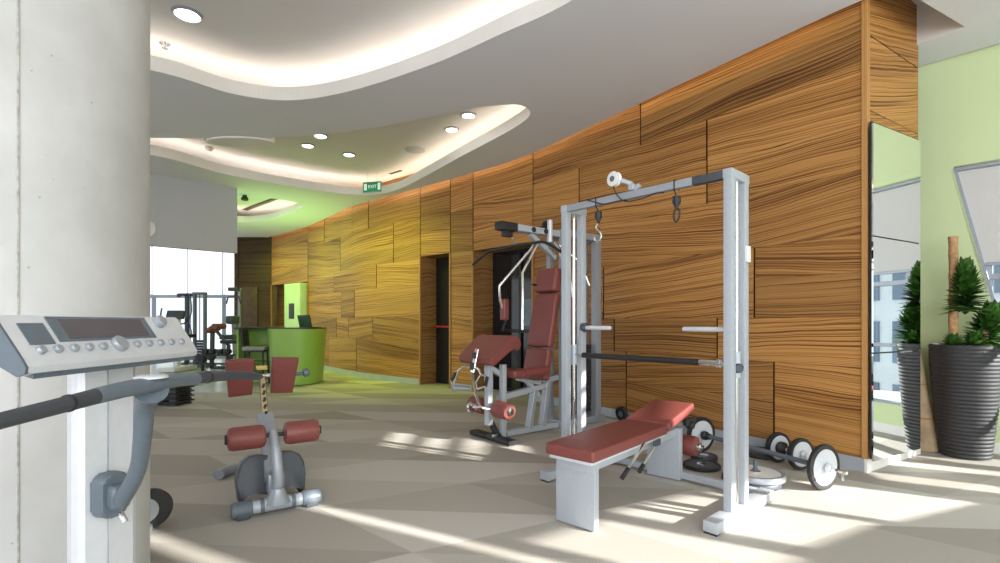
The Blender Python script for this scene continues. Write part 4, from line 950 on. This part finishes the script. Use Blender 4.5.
part(lambda g: g.box((0, .0, .009), (.34, .24, .016), None, .004), 'keyboard_base', 'grey_dk', lp)
scn = part(lambda g: g.box((0, -.13, .125), (.34, .012, .235), Matrix.Rotation(R(14), 3, 'X'), .004), 'screen_lid', 'black', lp)
part(lambda g: g.box((0, -.138, .128), (.30, .004, .20), Matrix.Rotation(R(14), 3, 'X'), .001), 'lid_reflection', mat('green_reflection_lid', (.04, .09, .05), .15, noise=(4, .2)), scn)  # green reflection painted on the back of the lid
st = thing('bar_stool', 'grey seated bar stool with dark legs at the open side of the reception desk', 'stool', (-4.66, 9.55, 0), R(10))
part(lambda g: g.box((0, 0, .70), (.40, .38, .07), None, .02, 3), 'seat', 'stoolgrey', st)
part(lambda g: g.box((0, 0, .65), (.36, .34, .03), None, .005), 'seat_frame', 'black', st)
for sx in (-1, 1):
    for sy in (-1, 1): part(lambda g: g.bar((sx*.16, sy*.15, .65), (sx*.19, sy*.18, .0), .03, .03), 'leg', 'black', st)
for y in (-.17, .17): part(lambda g: g.bar((-.18, y, .25), (.18, y, .25), .02, .02), 'foot_rest', 'black', st)
part(lambda g: g.box((-.20, 0, .92), (.04, .36, .36), Matrix.Rotation(R(-6), 3, 'Y'), .012), 'backrest', 'black', st)

# ------------------------------------------------------------------ far machines by the window
def at(px, py, Y): return V(((px-500)/500*Y, Y, 1.2+(322-py)/500*Y))
YF = 13.2
def far(name, label, cat, px, Y): p = at(px, 0, Y); return thing(name, label, cat, (p.x, Y, .013))
# cable tower
p = at(196, 0, YF)
t = far('cable_tower', 'tall narrow grey cable tower with two uprights by the far window', 'weight machine', 199, YF)
for x in (-.11, .16): part(lambda g: g.box((x, 0, .98), (.07, .07, 1.94), None, .006), 'tower_post', 'grey', t)
part(lambda g: (g.box((.02, 0, 1.94), (.36, .08, .07), None, .006),), 'tower_head', 'grey', t)
part(lambda g: (g.box((.02, 0, .04), (.60, .5, .07), None, .006),), 'tower_base', 'grey', t)
for k in range(9): part(lambda g: g.box((.02, 0, .12+k*.07), (.18, .10, .06), None, .004), 'stack_plate', 'black', t)
part(lambda g: g.tube([(.02, 0, .7), (.02, 0, 1.92)], .012, 8), 'cable', 'black', t)
# second column with handle
t = far('pulley_column', 'slim dark pulley column with looping cable left of the far cable tower', 'weight machine', 187, YF+.75)
part(lambda g: g.box((0, 0, .98), (.09, .08, 1.94), None, .006), 'column_post', 'grey_dk', t)
part(lambda g: (g.box((-.02, 0, 1.95), (.34, .08, .08), None, .006), g.lathe([(.06, -.02), (.06, .02)], (-.2, -.03, 1.93), (0, 1, 0), 14)), 'pulley_head', 'grey_dk', t)
part(lambda g: g.box((0, 0, .03), (.44, .44, .06), None, .01), 'column_base', 'grey_dk', t)
part(lambda g: g.tube([(.12, -.05, 1.93), (.16, -.05, 1.5), (.08, -.05, 1.2), (.16, -.05, .9), (.10, -.05, .75)], .014, 8, smooth=5), 'cable', 'black', t)
# exercise bike
t = far('exercise_bike', 'white upright exercise bike with dark console, leftmost machine by the far window', 'exercise bike', 177, 12.1)
part(lambda g: (g.bar((0, 0, .12), (0, .0, 1.28), .16, .12, bev=.02), g.box((0, 0, .06), (.45, .9, .10), None, .02)), 'bike_frame', 'white', t)
part(lambda g: g.box((0, -.05, 1.36), (.40, .10, .20), Matrix.Rotation(R(-20), 3, 'X'), .02), 'bike_console', 'grey_dk', t)
part(lambda g: (g.tube([(-.30, -.1, 1.52), (-.32, -.1, 1.30), (-.20, -.05, 1.15), (.2, -.05, 1.15), (.30, -.1, 1.28)], .018, 8, smooth=4),), 'handlebar', 'black', t)
part(lambda g: (g.bar((0, .35, .12), (0, .40, .80), .07, .07), g.box((0, .42, .84), (.26, .28, .09), None, .03)), 'bike_seat', 'black', t)
# curl bench
t = far('curl_bench', 'maroon padded curl bench with dark weights beside the far window', 'exercise bench', 215, 12.4)
part(lambda g: (g.box((.0, 0, 1.03), (.30, .45, .10), Matrix.Rotation(R(-35), 3, 'Y'), .03), g.lathe([(.07, -.22), (.07, .22)], (.10, 0, 1.08), (0, 1, 0), 14)), 'curl_pad', 'vinyl', t)
part(lambda g: (g.bar((-.08, 0, .04), (-.06, 0, .98), .08, .08), g.bar((-.10, 0, .05), (.62, 0, .05), .08, .08), g.bar((.30, 0, .05), (.34, 0, .60), .07, .07), g.bar((.05, 0, .95), (.36, 0, .58), .06, .06)), 'bench_frame', 'grey_dk', t)
part(lambda g: g.box((.42, 0, .70), (.42, .36, .09), None, .03), 'seat', 'black', t)
for x, z in ((-.2, .30), (.02, .36)): part(lambda g: g.lathe([(.10, -.05), (.11, -.04), (.11, .04), (.10, .05)], (x, -.2, z), (0, 1, 0), 18), 'leg_roller', 'black', t)
# seated machine at the right of the group
t = far('seated_press_machine', 'pale seated machine with dark rounded pads next to the partition edge by the far window', 'weight machine', 231.5, 12.9)
part(lambda g: (g.bar((.10, 0, .05), (.05, 0, 1.35), .08, .08), g.bar((-.25, 0, .05), (.25, 0, .05), .08, .08), g.bar((-.2, 0, .62), (.12, 0, .68), .08, .06), g.bar((.10, .2, .05), (.1, .2, 2.05), .06, .06), g.bar((-.15, .2, 2.05), (.15, .2, 2.05), .08, .06)), 'machine_frame', 'silver', t)
part(lambda g: (g.box((.02, 0, 1.24), (.22, .34, .22), None, .08, 3),), 'backrest', 'grey_dk', t)
part(lambda g: (g.box((-.05, 0, .80), (.36, .36, .12), None, .04, 3),), 'seat', 'grey_dk', t)
part(lambda g: (g.tube([(-.19, .1, 1.66), (-.14, .1, 1.84), (.14, .1, 1.84), (.19, .1, 1.66)], .022, 8), g.box((0, .15, 2.04), (.26, .2, .10), None, .02)), 'pull_bar', 'grey_dk', t)
# dumbbells and low stand
t = far('dumbbell_rack', 'low black dumbbell rack on the pale floor by the far window', 'rack', 217, 11.9)
part(lambda g: (g.bar((-.34, 0, .02), (-.34, 0, .42), .05, .05), g.bar((.34, 0, .02), (.34, 0, .42), .05, .05), g.box((0, 0, .40), (.78, .22, .03), None, .004), g.box((0, -.05, .20), (.78, .22, .03), None, .004)), 'rack_frame', 'black', t)
base_t = None
for k in range(4):
    x = t.location.x-.26+k*.17
    lab = ('leftmost', 'second', 'third', 'rightmost')[k]+' black dumbbell on top of the low rack by the far window'
    if base_t is None:
        base_t = thing('small_dumbbell', lab, 'dumbbell', (x, 11.9, .43), 0, 'dumbbells on the far rack')
        part(lambda g: (g.lathe([(.05, -.10), (.065, -.09), (.065, -.04), (.018, -.035), (.018, .035), (.065, .04), (.065, .09), (.05, .10)], (0, 0, .066), (0, 1, 0), 12),), 'dumbbell_body', 'black', base_t)
    else: dup(base_t, (x, 11.9, .43), None, lab)
# stack of step platforms
zz = .0
for k in range(5):
    lab = ('lowest', 'second lowest', 'middle', 'second highest', 'topmost')[k]+' black step platform in the low stack right of the column'
    tt = thing('step_platform', lab, 'step platform', (-5.02, 7.30, .002+k*.066), R(-8), 'black step platforms stacked by the column')
    part(lambda g: (g.box((0, 0, .052), (.95, .36, .022), None, .006), g.box((0, 0, .028), (.88, .28, .03), None, .003)), 'deck', 'black', tt)
    for sx in (-1, 1):
        for sy in (-1, 1): part(lambda g: g.box((sx*.40, sy*.13, .012), (.10, .06, .022), None, .003), 'riser_foot', 'grey_dk', tt)
# pale mats on the studio floor
tag(G().box((-6.6, 9.35, .025), (1.9, .75, .022), Matrix.Rotation(R(6), 3, 'Z'), .006).build('exercise_mat', 'mat'), 'pale exercise mat on the glossy floor nearest the carpet edge', 'mat')
tag(G().box((-7.1, 10.75, .025), (2.3, .7, .022), Matrix.Rotation(R(4), 3, 'Z'), .006).build('exercise_mat', 'mat'), 'pale exercise mat on the glossy floor farther back, before the machines', 'mat')

# ------------------------------------------------------------------ light
w = bpy.data.worlds.new('sky'); S.world = w; w.use_nodes = True
bg = w.node_tree.nodes['Background']; bg.inputs['Color'].default_value = (.90, .95, 1.0, 1); bg.inputs['Strength'].default_value = 1.35
sd = V((.885, -.465, tan(R(21)))).normalized()
l = bpy.data.lights.new('sun', 'SUN'); l.energy = 15; l.angle = R(.6); l.color = (1, .96, .90)
o = bpy.data.objects.new('sun', l); C.objects.link(o); o.rotation_euler = (-sd).to_track_quat('-Z', 'Y').to_euler()
def area(name, loc, target, size, power, col, sy=None):
    l = bpy.data.lights.new(name, 'AREA'); l.energy = power; l.color = col; l.size = size
    if sy: l.shape = 'RECTANGLE'; l.size_y = sy
    o = bpy.data.objects.new(name, l); C.objects.link(o); o.location = loc; o.rotation_euler = (V(target)-V(loc)).to_track_quat('-Z', 'Y').to_euler(); return o
for px in (285, 322, 360, 400):
    p, n, d = wn(u_at_px(px))
    l = bpy.data.lights.new('added_green_wash', 'SPOT'); l.energy = 220; l.color = (.56, .80, .015); l.spot_size = R(120); l.spot_blend = 1; l.shadow_soft_size = .3  # added spots without fittings, tinting the far wood yellow-green
    o = bpy.data.objects.new('added_green_wash', l); C.objects.link(o); o.location = p+n*1.7+V((0, 0, 3.5)); o.rotation_euler = (p+V((0, 0, 1.3))-o.location).to_track_quat('-Z', 'Y').to_euler()
area('added_green_uplight', (-5.2, 11.3, 2.3), (-5.2, 11.3, 4), 3.0, 44, (.50, 1, .22))  # added lamp that tints the reception ceiling green
area('added_fill_rear', (0, -4.5, 2.2), (.3, 5, 1.6), 6, 330, (.96, .98, 1), 3)  # added fill light behind the camera
area('added_fill_right', (5.9, -1.5, 1.9), (0, 5, 1.2), 4, 170, (.97, .98, 1), 2.4)  # added fill light out of view on the right

# ------------------------------------------------------------------ camera
cam = bpy.data.cameras.new('camera'); co = bpy.data.objects.new('camera', cam); C.objects.link(co)
co.location = (0, 0, 1.2); co.rotation_euler = (R(90), 0, 0)
cam.sensor_width = 36; cam.lens = 18; cam.shift_y = (322-281.5)/1000; cam.clip_start = .05
S.camera = co
S.view_settings.view_transform = 'Standard'; S.view_settings.look = 'None'; S.view_settings.exposure = 0; S.view_settings.gamma = 1
